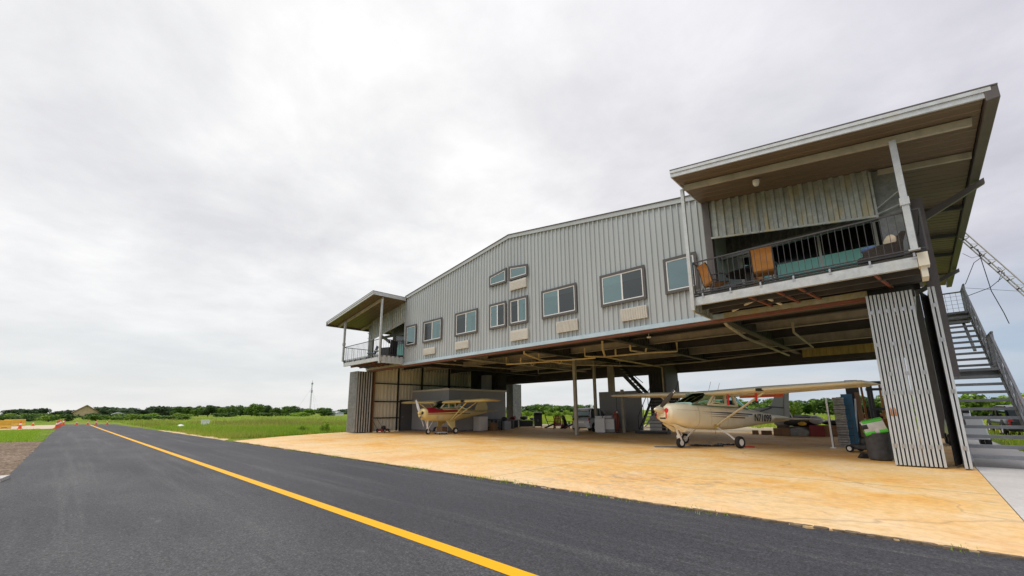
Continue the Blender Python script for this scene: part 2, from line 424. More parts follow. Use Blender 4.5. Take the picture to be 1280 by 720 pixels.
sd = Vector((math.sin(SUN_AZ) * math.cos(SUN_EL), math.cos(SUN_AZ) * math.cos(SUN_EL), math.sin(SUN_EL)))
sun = bpy.data.objects.new('sun', bpy.data.lights.new('sun', 'SUN')); COL.objects.link(sun)
sun.data.energy = 1.3; sun.data.angle = math.radians(25); sun.data.color = (1, .95, .87)
sun.rotation_euler = sd.to_track_quat('Z', 'Y').to_euler(); sun.location = (0, 0, 60)
w = bpy.data.worlds.new('World'); SC.world = w; w.use_nodes = True
nt = w.node_tree; nt.nodes.clear()
def N(t, **k):
    x = nt.nodes.new(t)
    for a, b in k.items(): setattr(x, a, b)
    return x
out = N('ShaderNodeOutputWorld'); sky = N('ShaderNodeTexSky', sky_type='NISHITA', sun_disc=False)
sky.sun_elevation = SUN_EL; sky.sun_rotation = SUN_AZ
bg1 = N('ShaderNodeBackground'); nt.links.new(sky.outputs[0], bg1.inputs[0]); bg1.inputs[1].default_value = .10
tc = N('ShaderNodeTexCoord'); sx = N('ShaderNodeSeparateXYZ'); nt.links.new(tc.outputs['Generated'], sx.inputs[0])
def Mth(op, a, b=None, c=None):
    x = N('ShaderNodeMath', operation=op)
    for i, v in enumerate((a, b, c)):
        if v is None: continue
        if isinstance(v, (int, float)): x.inputs[i].default_value = v
        else: nt.links.new(v, x.inputs[i])
    return x.outputs[0]
den = Mth('ADD', Mth('MAXIMUM', sx.outputs[2], 0.0), .16)
cb = N('ShaderNodeCombineXYZ'); nt.links.new(Mth('DIVIDE', sx.outputs[0], den), cb.inputs[0]); nt.links.new(Mth('DIVIDE', sx.outputs[1], den), cb.inputs[1])
def wn(scale, det, rough, loc=(0, 0, 0), dist=0., sc=(1, 1, 1)):
    mp = N('ShaderNodeMapping'); mp.inputs['Location'].default_value = loc; mp.inputs['Scale'].default_value = sc
    nt.links.new(cb.outputs[0], mp.inputs[0])
    x = N('ShaderNodeTexNoise'); x.inputs['Scale'].default_value = scale; x.inputs['Detail'].default_value = det; x.inputs['Roughness'].default_value = rough
    x.inputs['Distortion'].default_value = dist; nt.links.new(mp.outputs[0], x.inputs['Vector']); return x.outputs['Fac']
def wramp(f, stops):
    x = N('ShaderNodeValToRGB'); e = x.color_ramp.elements
    while len(e) < len(stops): e.new(.5)
    for el, (p, c) in zip(e, stops): el.position = p; el.color = (*c, 1)
    nt.links.new(f, x.inputs[0]); return x.outputs[0]
def wmix(f, a, b, bl='MIX'):
    x = N('ShaderNodeMix', data_type='RGBA', blend_type=bl)
    for s_, v in ((x.inputs[0], f), (x.inputs[6], a), (x.inputs[7], b)):
        if isinstance(v, (int, float)): s_.default_value = v
        elif isinstance(v, tuple): s_.default_value = (*v, 1)
        else: nt.links.new(v, s_)
    return x.outputs[2]
n1 = wn(.75, 9, .55, (3.1, 1.7, 0), .25); n2 = wn(2.6, 8, .6, (7.7, 2.2, 0), .2)
f = Mth('MULTIPLY_ADD', n2, .35, Mth('MULTIPLY', n1, .65))
cl = wramp(f, [(.35, (.64, .64, .66)), (.46, (.75, .75, .76)), (.54, (.85, .845, .845)), (.63, (.96, .955, .945))])
# the cloud deck is thinner and whiter to the west (-X), greyer and mauve to the east
side = N('ShaderNodeMapRange'); nt.links.new(sx.outputs[0], side.inputs[0])
side.inputs[1].default_value = -.72; side.inputs[2].default_value = .12; side.inputs[3].default_value = 0; side.inputs[4].default_value = 1
cl = wmix(1.0, cl, wmix(side.outputs[0], (1.0, .995, .985), (.74, .73, .79)), 'MULTIPLY')
# low band over the horizon: blue-grey with slightly warm streaks
low = N('ShaderNodeMapRange', interpolation_type='SMOOTHSTEP'); nt.links.new(sx.outputs[2], low.inputs[0])
low.inputs[1].default_value = .02; low.inputs[2].default_value = .34; low.inputs[3].default_value = 1; low.inputs[4].default_value = 0
st = wn(.9, 6, .55, (1.5, 9.1, 0), .1, (.5, .5, 1))
horizon = wmix(side.outputs[0], wramp(st, [(.35, (.60, .62, .63)), (.65, (.74, .735, .72))]), wramp(st, [(.4, (.29, .40, .52)), (.62, (.47, .49, .53))]))
cl = wmix(Mth('MULTIPLY', low.outputs[0], .85), cl, horizon)
# brighter overcast towards the zenith (hidden sun above the deck)
ze = N('ShaderNodeMapRange', interpolation_type='SMOOTHSTEP'); nt.links.new(sx.outputs[2], ze.inputs[0])
ze.inputs[1].default_value = .74; ze.inputs[2].default_value = .98; ze.inputs[3].default_value = 1; ze.inputs[4].default_value = 2.6
bg2 = N('ShaderNodeBackground'); nt.links.new(cl, bg2.inputs[0]); nt.links.new(ze.outputs[0], bg2.inputs[1])
mxs = N('ShaderNodeMixShader'); mxs.inputs[0].default_value = .93
nt.links.new(bg1.outputs[0], mxs.inputs[1]); nt.links.new(bg2.outputs[0], mxs.inputs[2]); nt.links.new(mxs.outputs[0], out.inputs[0])
SC.view_settings.view_transform = 'Standard'; SC.view_settings.look = 'None'; SC.view_settings.gamma = 1
SC.view_settings.use_curve_mapping = False; SC.view_settings.exposure = 0.30
SC.render.engine = 'CYCLES'
SC.cycles.max_bounces = 8; SC.cycles.transparent_max_bounces = 12
WINDOWS = [(-23.371, -22.228, 5.53, 6.86, 'fixed'), (-21.474, -19.580, 5.53, 6.86, 'L'), (-18.336, -16.446, 5.53, 6.86, 'L'),
    (-15.528, -14.295, 5.53, 6.86, 'R'), (-14.085, -12.843, 5.53, 6.86, 'L'), (-11.988, -10.026, 5.53, 6.86, 'R'),
    (-8.848, -6.873, 5.53, 6.86, 'R'), (-6.135, -4.932, 5.53, 6.86, 'fixed'),
    (-15.533, -14.253, 7.819, 8.403, 'fixed', .150), (-14.082, -12.820, 7.834, 8.595, 'fixed', -.138)]
VENTS = [(-21.295, -20.173, 4.78, 5.17, 0), (-18.267, -17.138, 4.79, 5.21, 0), (-13.971, -12.852, 4.75, 5.25, 0),
    (-11.137, -10.022, 4.77, 5.26, 1), (-7.967, -6.886, 4.80, 5.28, 1), (-13.988, -12.914, 7.30, 7.76, 0)]
# ------------------------------------------------------------------ the setting
def flat(name, poly, z, m, thick=0):
    b = MB()
    if thick: b.prism(poly, 'z', z - thick, z)
    else: b.add([(x, y, z) for x, y in poly], [tuple(range(len(poly)))])
    return tag(obj(name, b, m), kind='structure')
def jit(p, q, step, amp):
    p, q = Vector(p), Vector(q); n = max(2, int((q - p).length / step)); d = (q - p).normalized(); nn = Vector((-d.y, d.x))
    return [tuple(p + (q - p) * i / n + nn * random.uniform(-amp, amp)) for i in range(n)]
flat('ground', [(-3000, -3000), (3000, -3000), (3000, 3000), (-3000, 3000)], -.03, M['meadow'])
# taxiway of fresh asphalt
taxi = jit((-95, -.25), (-34.9, -.65), 2, .08) + jit((-34.9, -.65), (-14, -.78), .5, .035) + jit((-14, -.78), (40, -1.1), 1, .03)
taxi += [(40, 6.9)] + jit((40, 6.9), (-25.9, 6.12), .16, .05) + jit((-25.9, 6.12), (-69, 5.5), 1, .07) + [(-80, 5.35), (-86, 5.3)]
flat('taxiway', taxi, 0.0, M['asphalt'], .029)
line = MB(); pts = [(-86, 2.62), (-60, 2.66), (-34.5, 2.776), (-10.7, 2.93), (-3.8, 2.975), (-2.7, 2.97), (20, 3.05)]
for (x0, y0), (x1, y1) in zip(pts[:-1], pts[1:]): line.quad((x0, y0 - .085, .004), (x1, y1 - .085, .004), (x1, y1 + .085, .004), (x0, y0 + .085, .004))
tag(obj('taxiway_line', line, M['yellow']), kind='structure')
# apron slab and floor of the hangar
ap = jit((-26.0, 6.13), (14, 6.63), .22, .028)
ap = [p for p in ap if p[0] < .72] + [(.72, 6.5), (.72, 29.8), (-30.6, 29.8), (-30.4, 16.2), (-30.36, 14.2), (-30.0, 12.5), (-28.4, 9.2)]
flat('apron', ap, .016, M['apron'], .05)
j = MB()
for y in (15.35, ): j.box(-30.3, .70, y - .008, y + .008, .0165, .0178)
for x in (-21.2, -14.1, -7.0): j.box(x - .006, x + .006, 6.7, 15.3, .0165, .0175)
j.box(-29.0, .7, 10.6, 10.612, .0165, .0175)
tag(obj('apron_joint', j, mat('dark_joint_filler', (.16, .12, .08), .9)), kind='structure')
flat('path', [(.735, 6.55), (14, 6.65), (14, 18.8), (3.4, 19.4), (2.2, 20.4), (1.95, 24.9), (1.9, 31), (.735, 31)], .012, M['concrete'], .045)  # unseen right side widened to bounce light under the eave
# verges
flat('gravel', jit((-60, -30), (-40, -4.2), 2, .2) + [(-36.2, -1.6), (-34.9, -.55), (-14, -.7), (20, -1.0), (20, -30)], -.012, M['gravel'])
flat('cross_taxiway', [(-62, -60), (-87, -60), (-92, -.4), (-85, -.35), (-68.5, -.55), (-66.8, -.75)], -.006, mat('tan_gravel_road', (.52, .42, .29), .9, 0, .15, .5))
flat('sand', jit((-50, 5.9), (-27.2, 6.1), .7, .05) + jit((-27.2, 6.1), (-30, 6.9), .4, .12) + jit((-30, 6.9), (-38, 7.0), .7, .3) + jit((-38, 7.0), (-50, 6.1), 1, .2), -.010, M['sand'])
flat('yard', [(.72, 29.8), (1.9, 31), (4, 40), (-30, 36), (-30.6, 29.8)], -.014, mat('worn_dirt_yard', (.33, .27, .16), .9, 0, .25, .6))

# ------------------------------------------------------------------ the hangar
CX = -14.1
XL, XR = -23.65, -4.55          # ends of the flush front wall
YF, YB = 14.63, 28.6            # front and back walls
ZF = 4.36                       # underside of the upper storey
SL = .1457
def zr(x): return 10.3 - SL * abs(x - CX)
hangar = thing('hangar', 'large grey ribbed steel hangar with a windowed upper storey and balconies over its open doors', 'hangar', (CX, 21.6, 0), world=True)
def H(name, mb, m, parent=None, **k): return obj(name, mb, m, parent or hangar, **k)
def mxx(x): return 2 * CX - x

b = MB()
b.corr((XL, YF, 0), (1, 0, 0), (0, 0, 1), (0, -1, 0), XR - XL, lambda t: ZF + .12, lambda t: zr(XL + t) - .12, .225, .048, .58)
b.box(XL, XR, YF + .02, YF + .16, ZF + .13, 8.75)
fw = H('front_wall', b, M['wall'])
b = MB()   # verge trim along the gable
for x0, x1 in ((XL - .03, CX), (CX, XR + .03)):
    b.prism([(x0, zr(x0) - .16), (x1, zr(x1) - .16), (x1, zr(x1) + .02), (x0, zr(x0) + .02)], 'y', YF - .08, YF - .045)
H('verge_trim', b, M['wall'], fw)
b = MB()
for x0, x1 in ((XL - .03, CX), (CX, XR + .03)):
    b.prism([(x0, zr(x0) + .023), (x1, zr(x1) + .023), (x1, zr(x1) + .05), (x0, zr(x0) + .05)], 'y', YF - .11, YF - .02)
H('drip_edge', b, M['brown'], fw)
b = MB()   # corner trims
b.box(XL - .03, XL + .05, YF - .05, YF + .19, ZF + .0, zr(XL) - .2)
H('corner_trim', b, M['wall'], fw)
b = MB(); b.box(XR - .06, XR + .17, YF - .045, YF + .2, ZF + .05, zr(XR) - .3); H('corner_trim', b, M['brown'], fw)
b = MB()
b.corr((XL, YB, 0), (1, 0, 0), (0, 0, 1), (0, 1, 0), XR - XL, lambda t: 4.05, lambda t: zr(XL + t) - .12, .225, .035)
b.box(XL, XR, YB - .16, YB - .02, 4.06, 8.75)
H('back_wall', b, M['wall'])
# end walls of the upper storey, behind the balcony recesses
b = MB()
for x, nx in ((-28.5, -1), (.3, 1)):
    b = MB(); b.corr((x, 16.6, 0), (0, 1, 0), (0, 0, 1), (nx, 0, 0), 10.2, lambda t: 4.5, lambda t: zr(.3) - .25, .225, .035)
    b.box(x - .05, x + .05, 16.6, 26.8, 4.6, zr(.3) - .3)
    H('upper_end_wall', b, M['wall'])
# flashing and red angle at the bottom of the front wall
b = MB(); b.box(XL - .05, XR + .3, YF - .11, YF + .02, ZF - .01, ZF + .15); H('flashing', b, mat('pale_blue_flashing', (.45, .56, .62), .35, .3, .1, 2))
for xa, xb in ((XR + .3, -.62), (-28.5, XL - .05)): b = MB(); b.box(xa, xb, YF - .10, YF + .05, ZF + .0, ZF + .16); H('door_track', b, M.get('track') or M.setdefault('track', galv('yellowed_track_steel', (.32, .30, .2), (.55, .53, .42), .45, .4, .9)))
b = MB(); b.box(-28.5, -.62, YF - .03, YF + .10, ZF - .10, ZF - .012); H('door_header', b, M['red'])
b = MB(); b.box(-28.5, .3, YF + .12, YF + .3, ZF - .10, ZF + .3); b.box(-28.5, .3, YB - .35, YB - .18, 4.0, 4.5); b.box(-28.5, .3, YB - .1, YB + .1, 3.86, 4.04); b.box(-28.5, .3, YB - .17, YB + .0, 4.045, 5.3); H('lintel_beam', b, M['beamdark'])

# roof: gable sheet with deeper wings that cover the balconies
def slab(b, x0, x1, y0, y1, t0, t1, mi=0):
    vs = [(x, y, zr(x) - t) for t in (t1, t0) for y in (y0, y1) for x in (x0, x1)]
    b.add(vs, [(0, 2, 3, 1), (4, 5, 7, 6), (0, 1, 5, 4), (2, 6, 7, 3), (0, 4, 6, 2), (1, 3, 7, 5)], mi)
RX0, RX1, RY0, RY1 = XR - .13, 2.05, 12.22, 31.0
b = MB()
slab(b, XL, CX, YF - .02, YB + .02, -.02, .12); slab(b, CX, XR, YF - .02, YB + .02, -.02, .12)
for sgn in (0, 1):
    for x0, x1 in (((RX0, RX1)),):
        if sgn: x0, x1 = mxx(x1), mxx(x0)
        slab(b, x0, x1, RY0 - .06, RY1, .085, .115)
roof = H('roof', b, M['brown'])
for sgn in (0, 1):
    g = (lambda x: mxx(x)) if sgn else (lambda x: x)
    b = MB()
    xa, xb = sorted((g(RX0), g(RX1 - .1)))
    for zt, y0, y1 in ((.12, RY0 - .03, RY0 + .02),):
        vs = [(x, y, zr(x) - t) for t in (.33, .118) for y in (y0, y1) for x in (xa, xb)]
        b.add(vs, [(0, 2, 3, 1), (4, 5, 7, 6), (0, 1, 5, 4), (2, 6, 7, 3), (0, 4, 6, 2), (1, 3, 7, 5)])
    vs = [(x, y, zr(x) - t) for t in (.205, .12) for y in (RY0 - .055, RY0 - .033) for x in (xa, xb)]
    b.add(vs, [(0, 2, 3, 1), (4, 5, 7, 6), (0, 1, 5, 4), (2, 6, 7, 3), (0, 4, 6, 2), (1, 3, 7, 5)])
    # inner return of the fascia, along Y towards the wall
    xi = g(RX0); x0, x1 = sorted((xi, xi + (.03 if not sgn else -.03)))
    b.prism([(x0 - .002, zr(xi) - .33), (x1, zr(xi) - .33), (x1, zr(xi) - .12), (x0 - .002, zr(xi) - .12)], 'y', RY0 + .021, YF - .12)
    H('fascia', b, M['galv'], roof)
    # soffit: ribbed brown sheet, ribs along X
    b = MB()
    x0, x1 = (RX0 + .03, RX1 - .22) if not sgn else (mxx(RX0 + .03), mxx(RX1 - .22))
    wv = Vector((x1 - x0, 0, zr(x1) - zr(x0)))
    b.corr((x0, RY0 + .02, zr(x0) - .31), (0, 1, 0), wv, (0, 0, -1), RY1 - RY0 - .1, lambda t: 0, lambda t: 1, .30, .014, .42)
    H('soffit', b, M['soffit'], roof)
    # gutter at the eave
    b = MB()
    e0, e1 = sorted((g(RX1 - .2), g(RX1)))
    b.box(e0, e1, RY0 - .05, RY1, zr(RX1) - .40, zr(RX1) - .10)
    H('gutter', b, M['brown'], roof, bevel=.02)
    # purlins across the wing (run down the slope)
    for k, (y, x_in, x_out, h, mm) in enumerate(((12.95, RX0 + .12, RX1 - .35, .17, 'beam'), (14.75, .05, RX1 - .25, .15, 'beam'), (18.6, .6, RX1 - .22, .14, 'beamdark'), (21.6, .6, RX1 - .22, .14, 'beamdark'), (24.3, .6, RX1 - .22, .14, 'beamdark'), (28.3, .6, RX1 - .22, .16, 'beam'))):
        b = MB(); p, q = g(x_in), g(x_out)
        b.bar((p, y, zr(p) - .335 - h / 2), (q, y, zr(q) - .335 - h / 2), .09, h)
        H('purlin', b, M[mm], roof)
    # tapered brackets carrying the eave
    for y in (16.5, 27.0):
        b = MB(); c0, c1 = g(.6), g(2.12)
        b.prism([(c0, 6.58), (c0, 6.82), (c1, zr(RX1) - .40), (c1, zr(RX1) - .55)] if not sgn else [(c1, zr(RX1) - .55), (c1, zr(RX1) - .40), (c0, 6.82), (c0, 6.58)], 'y', y - .06, y + .06)
        H('eave_bracket', b, M['brown'], roof)
b = MB(); b.lathe([(.05, 8.12), (.09, 8.12), (.09, 8.02), (.06, 7.95), (.0, 7.95)], 12, (-2.66, 13.6, .13)); H('soffit_light', b, M['lampwhite'], roof)

# columns
def column(x, y, z1, w_=.2, m='beam', z0=.016):
    b = MB(); b.box(x - w_ / 2, x + w_ / 2, y - w_ / 2, y + w_ / 2, z0 + .02, z1); b.box(x - w_ * .8, x + w_ * .8, y - w_ * .8, y + w_ * .8, z0, z0 + .02); return H('column', b, M[m])
column(-14.72, 20.8, 4.75, .17, 'beam'); column(-15.6, 24.3, 4.75, .16, 'beam'); 
column(-13.7, 24.5, 2.7, .16, 'beam')
b = MB(); b.box(.56, .80, 14.95, 15.2, 2.15, 6.9); H('corner_panel', b, M['brown'])
b = MB(); b.box(mxx(.80), mxx(.56), 14.95, 15.2, 4.3, 6.9); H('corner_panel', b, M['brown'])
for x in (.45, mxx(.72)): b = MB(); b.box(x, x + .27, 27.9, 28.3, .02, 8.0); H('column', b, M['brown'])
b = MB(); b.box(-28.35, -28.0, 15.0, 15.06, .02, 4.3); H('column', b, M['wood'])

# ceiling of the hangar bay: ribbed deck, beams, girders
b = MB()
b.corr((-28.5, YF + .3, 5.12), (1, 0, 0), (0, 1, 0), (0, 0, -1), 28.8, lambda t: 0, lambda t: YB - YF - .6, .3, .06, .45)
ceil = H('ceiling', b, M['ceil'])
for y, z0, z1, m in ((15.75, 4.62, 5.02, 'beam'), (17.6, 4.62, 5.02, 'beamdark'), (19.6, 4.62, 5.02, 'beam'), (22.2, 4.62, 5.02, 'beamdark'), (24.6, 4.55, 5.02, 'beam'), (26.8, 4.55, 5.02, 'beamdark')):
    b = MB(); b.box(-28.4, .25, y - .018, y + .018, z0, z1); b.box(-28.4, .25, y - .10, y + .10, z0 - .03, z0); H('floor_beam', b, M[m])
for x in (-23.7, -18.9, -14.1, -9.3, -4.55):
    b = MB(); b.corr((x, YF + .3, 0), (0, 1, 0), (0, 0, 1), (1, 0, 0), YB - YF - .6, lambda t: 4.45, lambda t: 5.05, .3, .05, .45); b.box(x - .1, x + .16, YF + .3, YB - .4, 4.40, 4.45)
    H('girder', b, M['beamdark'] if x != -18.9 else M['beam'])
b = MB(); b.corr((-4.2, 26.95, 0), (1, 0, 0), (0, 0, 1), (0, -1, 0), 4.3, lambda t: 4.1, lambda t: 4.62, .3, .03); H('rear_panel', b, mat('yellow_lined_panel', (.42, .32, .10), .5, 0, .15, 2))
# yellowed pipes hung under the ceiling
PZ = 4.30
def pipe(path, r=.045, m='pipe'): b = MB(); b.tube(path, r, 8); return H('pipe', b, M[m])
ZP = 4.17
pipe([(-17.6, 17.9, 4.6), (-17.6, 17.9, ZP), (-14.95, 18.8, ZP), (-15.0, 21.4, ZP), (-13.3, 24.0, ZP)])
pipe([(-13.9, 15.4, 4.5), (-13.9, 15.4, ZP + .05), (-14.7, 17.5, ZP), (-14.95, 18.8, ZP)])
pipe([(-14.7, 17.5, 4.55), (-14.7, 17.5, ZP)]); pipe([(-16.7, 18.2, 4.5), (-16.7, 18.2, ZP - .02)]); pipe([(-14.9, 18.2, ZP), (-13.9, 18.9, ZP), (-12.2, 19.2, ZP)])
for x, y in ((-16.0, 18.45), (-14.4, 18.95)): pipe([(x - .12, y, ZP), (x - .1, y, ZP - .12), (x, y, ZP - .17), (x + .1, y, ZP - .12), (x + .12, y, ZP)], .022)
pipe([(-12.25, 18.3, 4.6), (-12.25, 18.3, ZP), (-11.6, 19.2, ZP), (-9.45, 19.4, ZP)])
pipe([(-10.2, 16.7, 4.55), (-10.2, 16.7, ZP), (-11.6, 19.2, ZP), (-11.8, 21.2, ZP), (-12.0, 26.9, ZP), (-12.05, 27.0, .1)], .05)
pipe([(-9.5, 18.0, 4.6), (-9.5, 18.0, ZP), (-9.45, 19.4, ZP), (-8.1, 20.0, ZP), (-8.1, 20.0, 4.6)])
pipe([(-9.45, 19.4, ZP), (-9.35, 19.4, 4.5)]); pipe([(-11.0, 19.25, ZP), (-11.0, 19.25, 4.5)])
pipe([(-13.4, 23.9, 4.55), (-13.4, 23.9, ZP), (-12.3, 25.4, ZP), (-9.1, 25.6, ZP), (-3.2, 23.4, ZP), (-3.05, 18.5, ZP + .05), (-3.05, 18.5, 4.6)], .042, 'beam')
pipe([(-4.45, 14.8, ZF + .15), (-4.45, 15.4, ZP + .1), (-4.6, 18.0, ZP), (-4.65, 26.0, ZP)], .05, 'beam')
pipe([(-20.6, 24.4, 4.5), (-20.6, 24.4, ZP), (-15.8, 24.3, ZP), (-15.8, 24.3, 4.5)], .04, 'beam')
pipe([(-22.0, 15.4, ZF + .1), (-20.0, 22.5, ZP + .1)], .04, 'beam')
for x, y in ((-20.9, 16.6), (-11.7, 16.0), (-8.3, 17.5), (-5.6, 15.3), (-25.2, 16.0), (-17.0, 20.3)):
    b = MB(); b.lathe([(.0, 4.60), (.10, 4.60), (.08, 4.55), (.0, 4.54)], 14, (x, y, 0)); b.tube([(x, y, 4.53), (x, y, 5.05)], .012, 5); H('ceiling_light', b, M['lampwhite'])

# windows of the front wall
def window(x0, x1, z0, z1, kind, topslope=0):
    ya = YF - .068
    w_ = x1 - x0
    def zt(x): return z1 + topslope * (x - x0)
    b = MB(); t = .10
    b.prism([(x0, z0), (x1, z0), (x1, z0 + t), (x0, z0 + t)], 'y', ya - .045, ya + .01)
    b.prism([(x0, zt(x0) - t), (x1, zt(x1) - t), (x1, zt(x1)), (x0, zt(x0))], 'y', ya - .045, ya + .01)
    b.prism([(x0, z0 + t), (x0 + t, z0 + t), (x0 + t, zt(x0 + t) - t), (x0, zt(x0) - t)], 'y', ya - .043, ya + .01)
    b.prism([(x1 - t, z0 + t), (x1, z0 + t), (x1, zt(x1) - t), (x1 - t, zt(x1 - t) - t)], 'y', ya - .043, ya + .01)
    win = H('window', b, M['trim'])
    a0, a1, c0 = x0 + t, x1 - t, z0 + t
    def zc(x): return zt(x) - t
    s = .042; b = MB(); y0, y1 = ya - .03, ya + .008
    b.prism([(a0, c0), (a1, c0), (a1, c0 + s), (a0, c0 + s)], 'y', y0, y1)
    b.prism([(a0, zc(a0) - s), (a1, zc(a1) - s), (a1, zc(a1)), (a0, zc(a0))], 'y', y0, y1)
    b.prism([(a0, c0 + s), (a0 + s, c0 + s), (a0 + s, zc(a0 + s) - s), (a0, zc(a0) - s)], 'y', y0 + .001, y1)
    b.prism([(a1 - s, c0 + s), (a1, c0 + s), (a1, zc(a1) - s), (a1 - s, zc(a1 - s) - s)], 'y', y0 + .001, y1)
    xm = (a0 + a1) / 2
    if kind not in ('fixed',): b.prism([(xm - s * .7, c0 + s), (xm + s * .7, c0 + s), (xm + s * .7, zc(xm) - s), (xm - s * .7, zc(xm) - s)], 'y', y0 - .004, y1)
    H('sash_frame', b, M['white'], win)
    def pane(p0, p1, m):
        b = MB(); b.add([(p0, ya - .012, c0 + s), (p1, ya - .012, c0 + s), (p1, ya - .012, zc(p1) - s), (p0, ya - .012, zc(p0) - s)], [(0, 1, 2, 3)])
        H('pane', b, M[m], win)
    if kind == 'fixed': pane(a0 + s, a1 - s, 'glass')
    else:
        l, r = ('glass', 'glassdark') if kind == 'R' else ('glassdark', 'glass')
        pane(a0 + s, xm - s * .7, l); pane(xm + s * .7, a1 - s, r)
    b = MB(); b.add([(a0 + s, ya + .004, c0 + s), (a1 - s, ya + .004, c0 + s), (a1 - s, ya + .004, zc(a1) - s), (a0 + s, ya + .004, zc(a0) - s)], [(0, 1, 2, 3)])
    H('interior', b, M['room'], win)
    h = (zc(xm) - c0)
    if kind != 'fixed' and topslope == 0:
        b = MB(); y = ya - .002
        hb = random.choice((.2, .28, .16)) * h
        b.quad((a0 + s, y, zc(a0) - s - hb), (a1 - s, y, zc(a0) - s - hb), (a1 - s, y, zc(a0) - s), (a0 + s, y, zc(a0) - s))
        if kind == 'L': b.quad((xm + s, y, c0 + s), (xm + s + .2 * w_, y, c0 + s), (xm + s + .2 * w_, y, zc(a0) - s - hb), (xm + s, y, zc(a0) - s - hb))
        H('blind', b, M['blind'], win)
    return win
for a in WINDOWS: window(*a)
# beige louvred covers of the wall air conditioners
for x0, x1, z0, z1, louv in VENTS:
    b = MB(); ya = YF - .036
    ya = YF - .05; b.box(x0, x1, ya - .08, ya, z0, z1)
    n = max(3, int((x1 - x0) / .07)) if louv else 0
    for i in range(n):
        x = x0 + .04 + (x1 - x0 - .08) * i / (n - 1) if n > 1 else x0
        b.bar((x - .035, ya - .088, z0 + .03), (x + .035, ya - .088, z1 - .03), .022, .016, (0, 1, 0))
    if not louv:
        for k in range(5): b.box(x0 + .04, x1 - .04, ya - .088, ya - .079, z0 + .05 + k * (z1 - z0 - .1) / 5, z0 + .05 + (k + .6) * (z1 - z0 - .1) / 5)
    H('vent_cover', b, M['vent'])

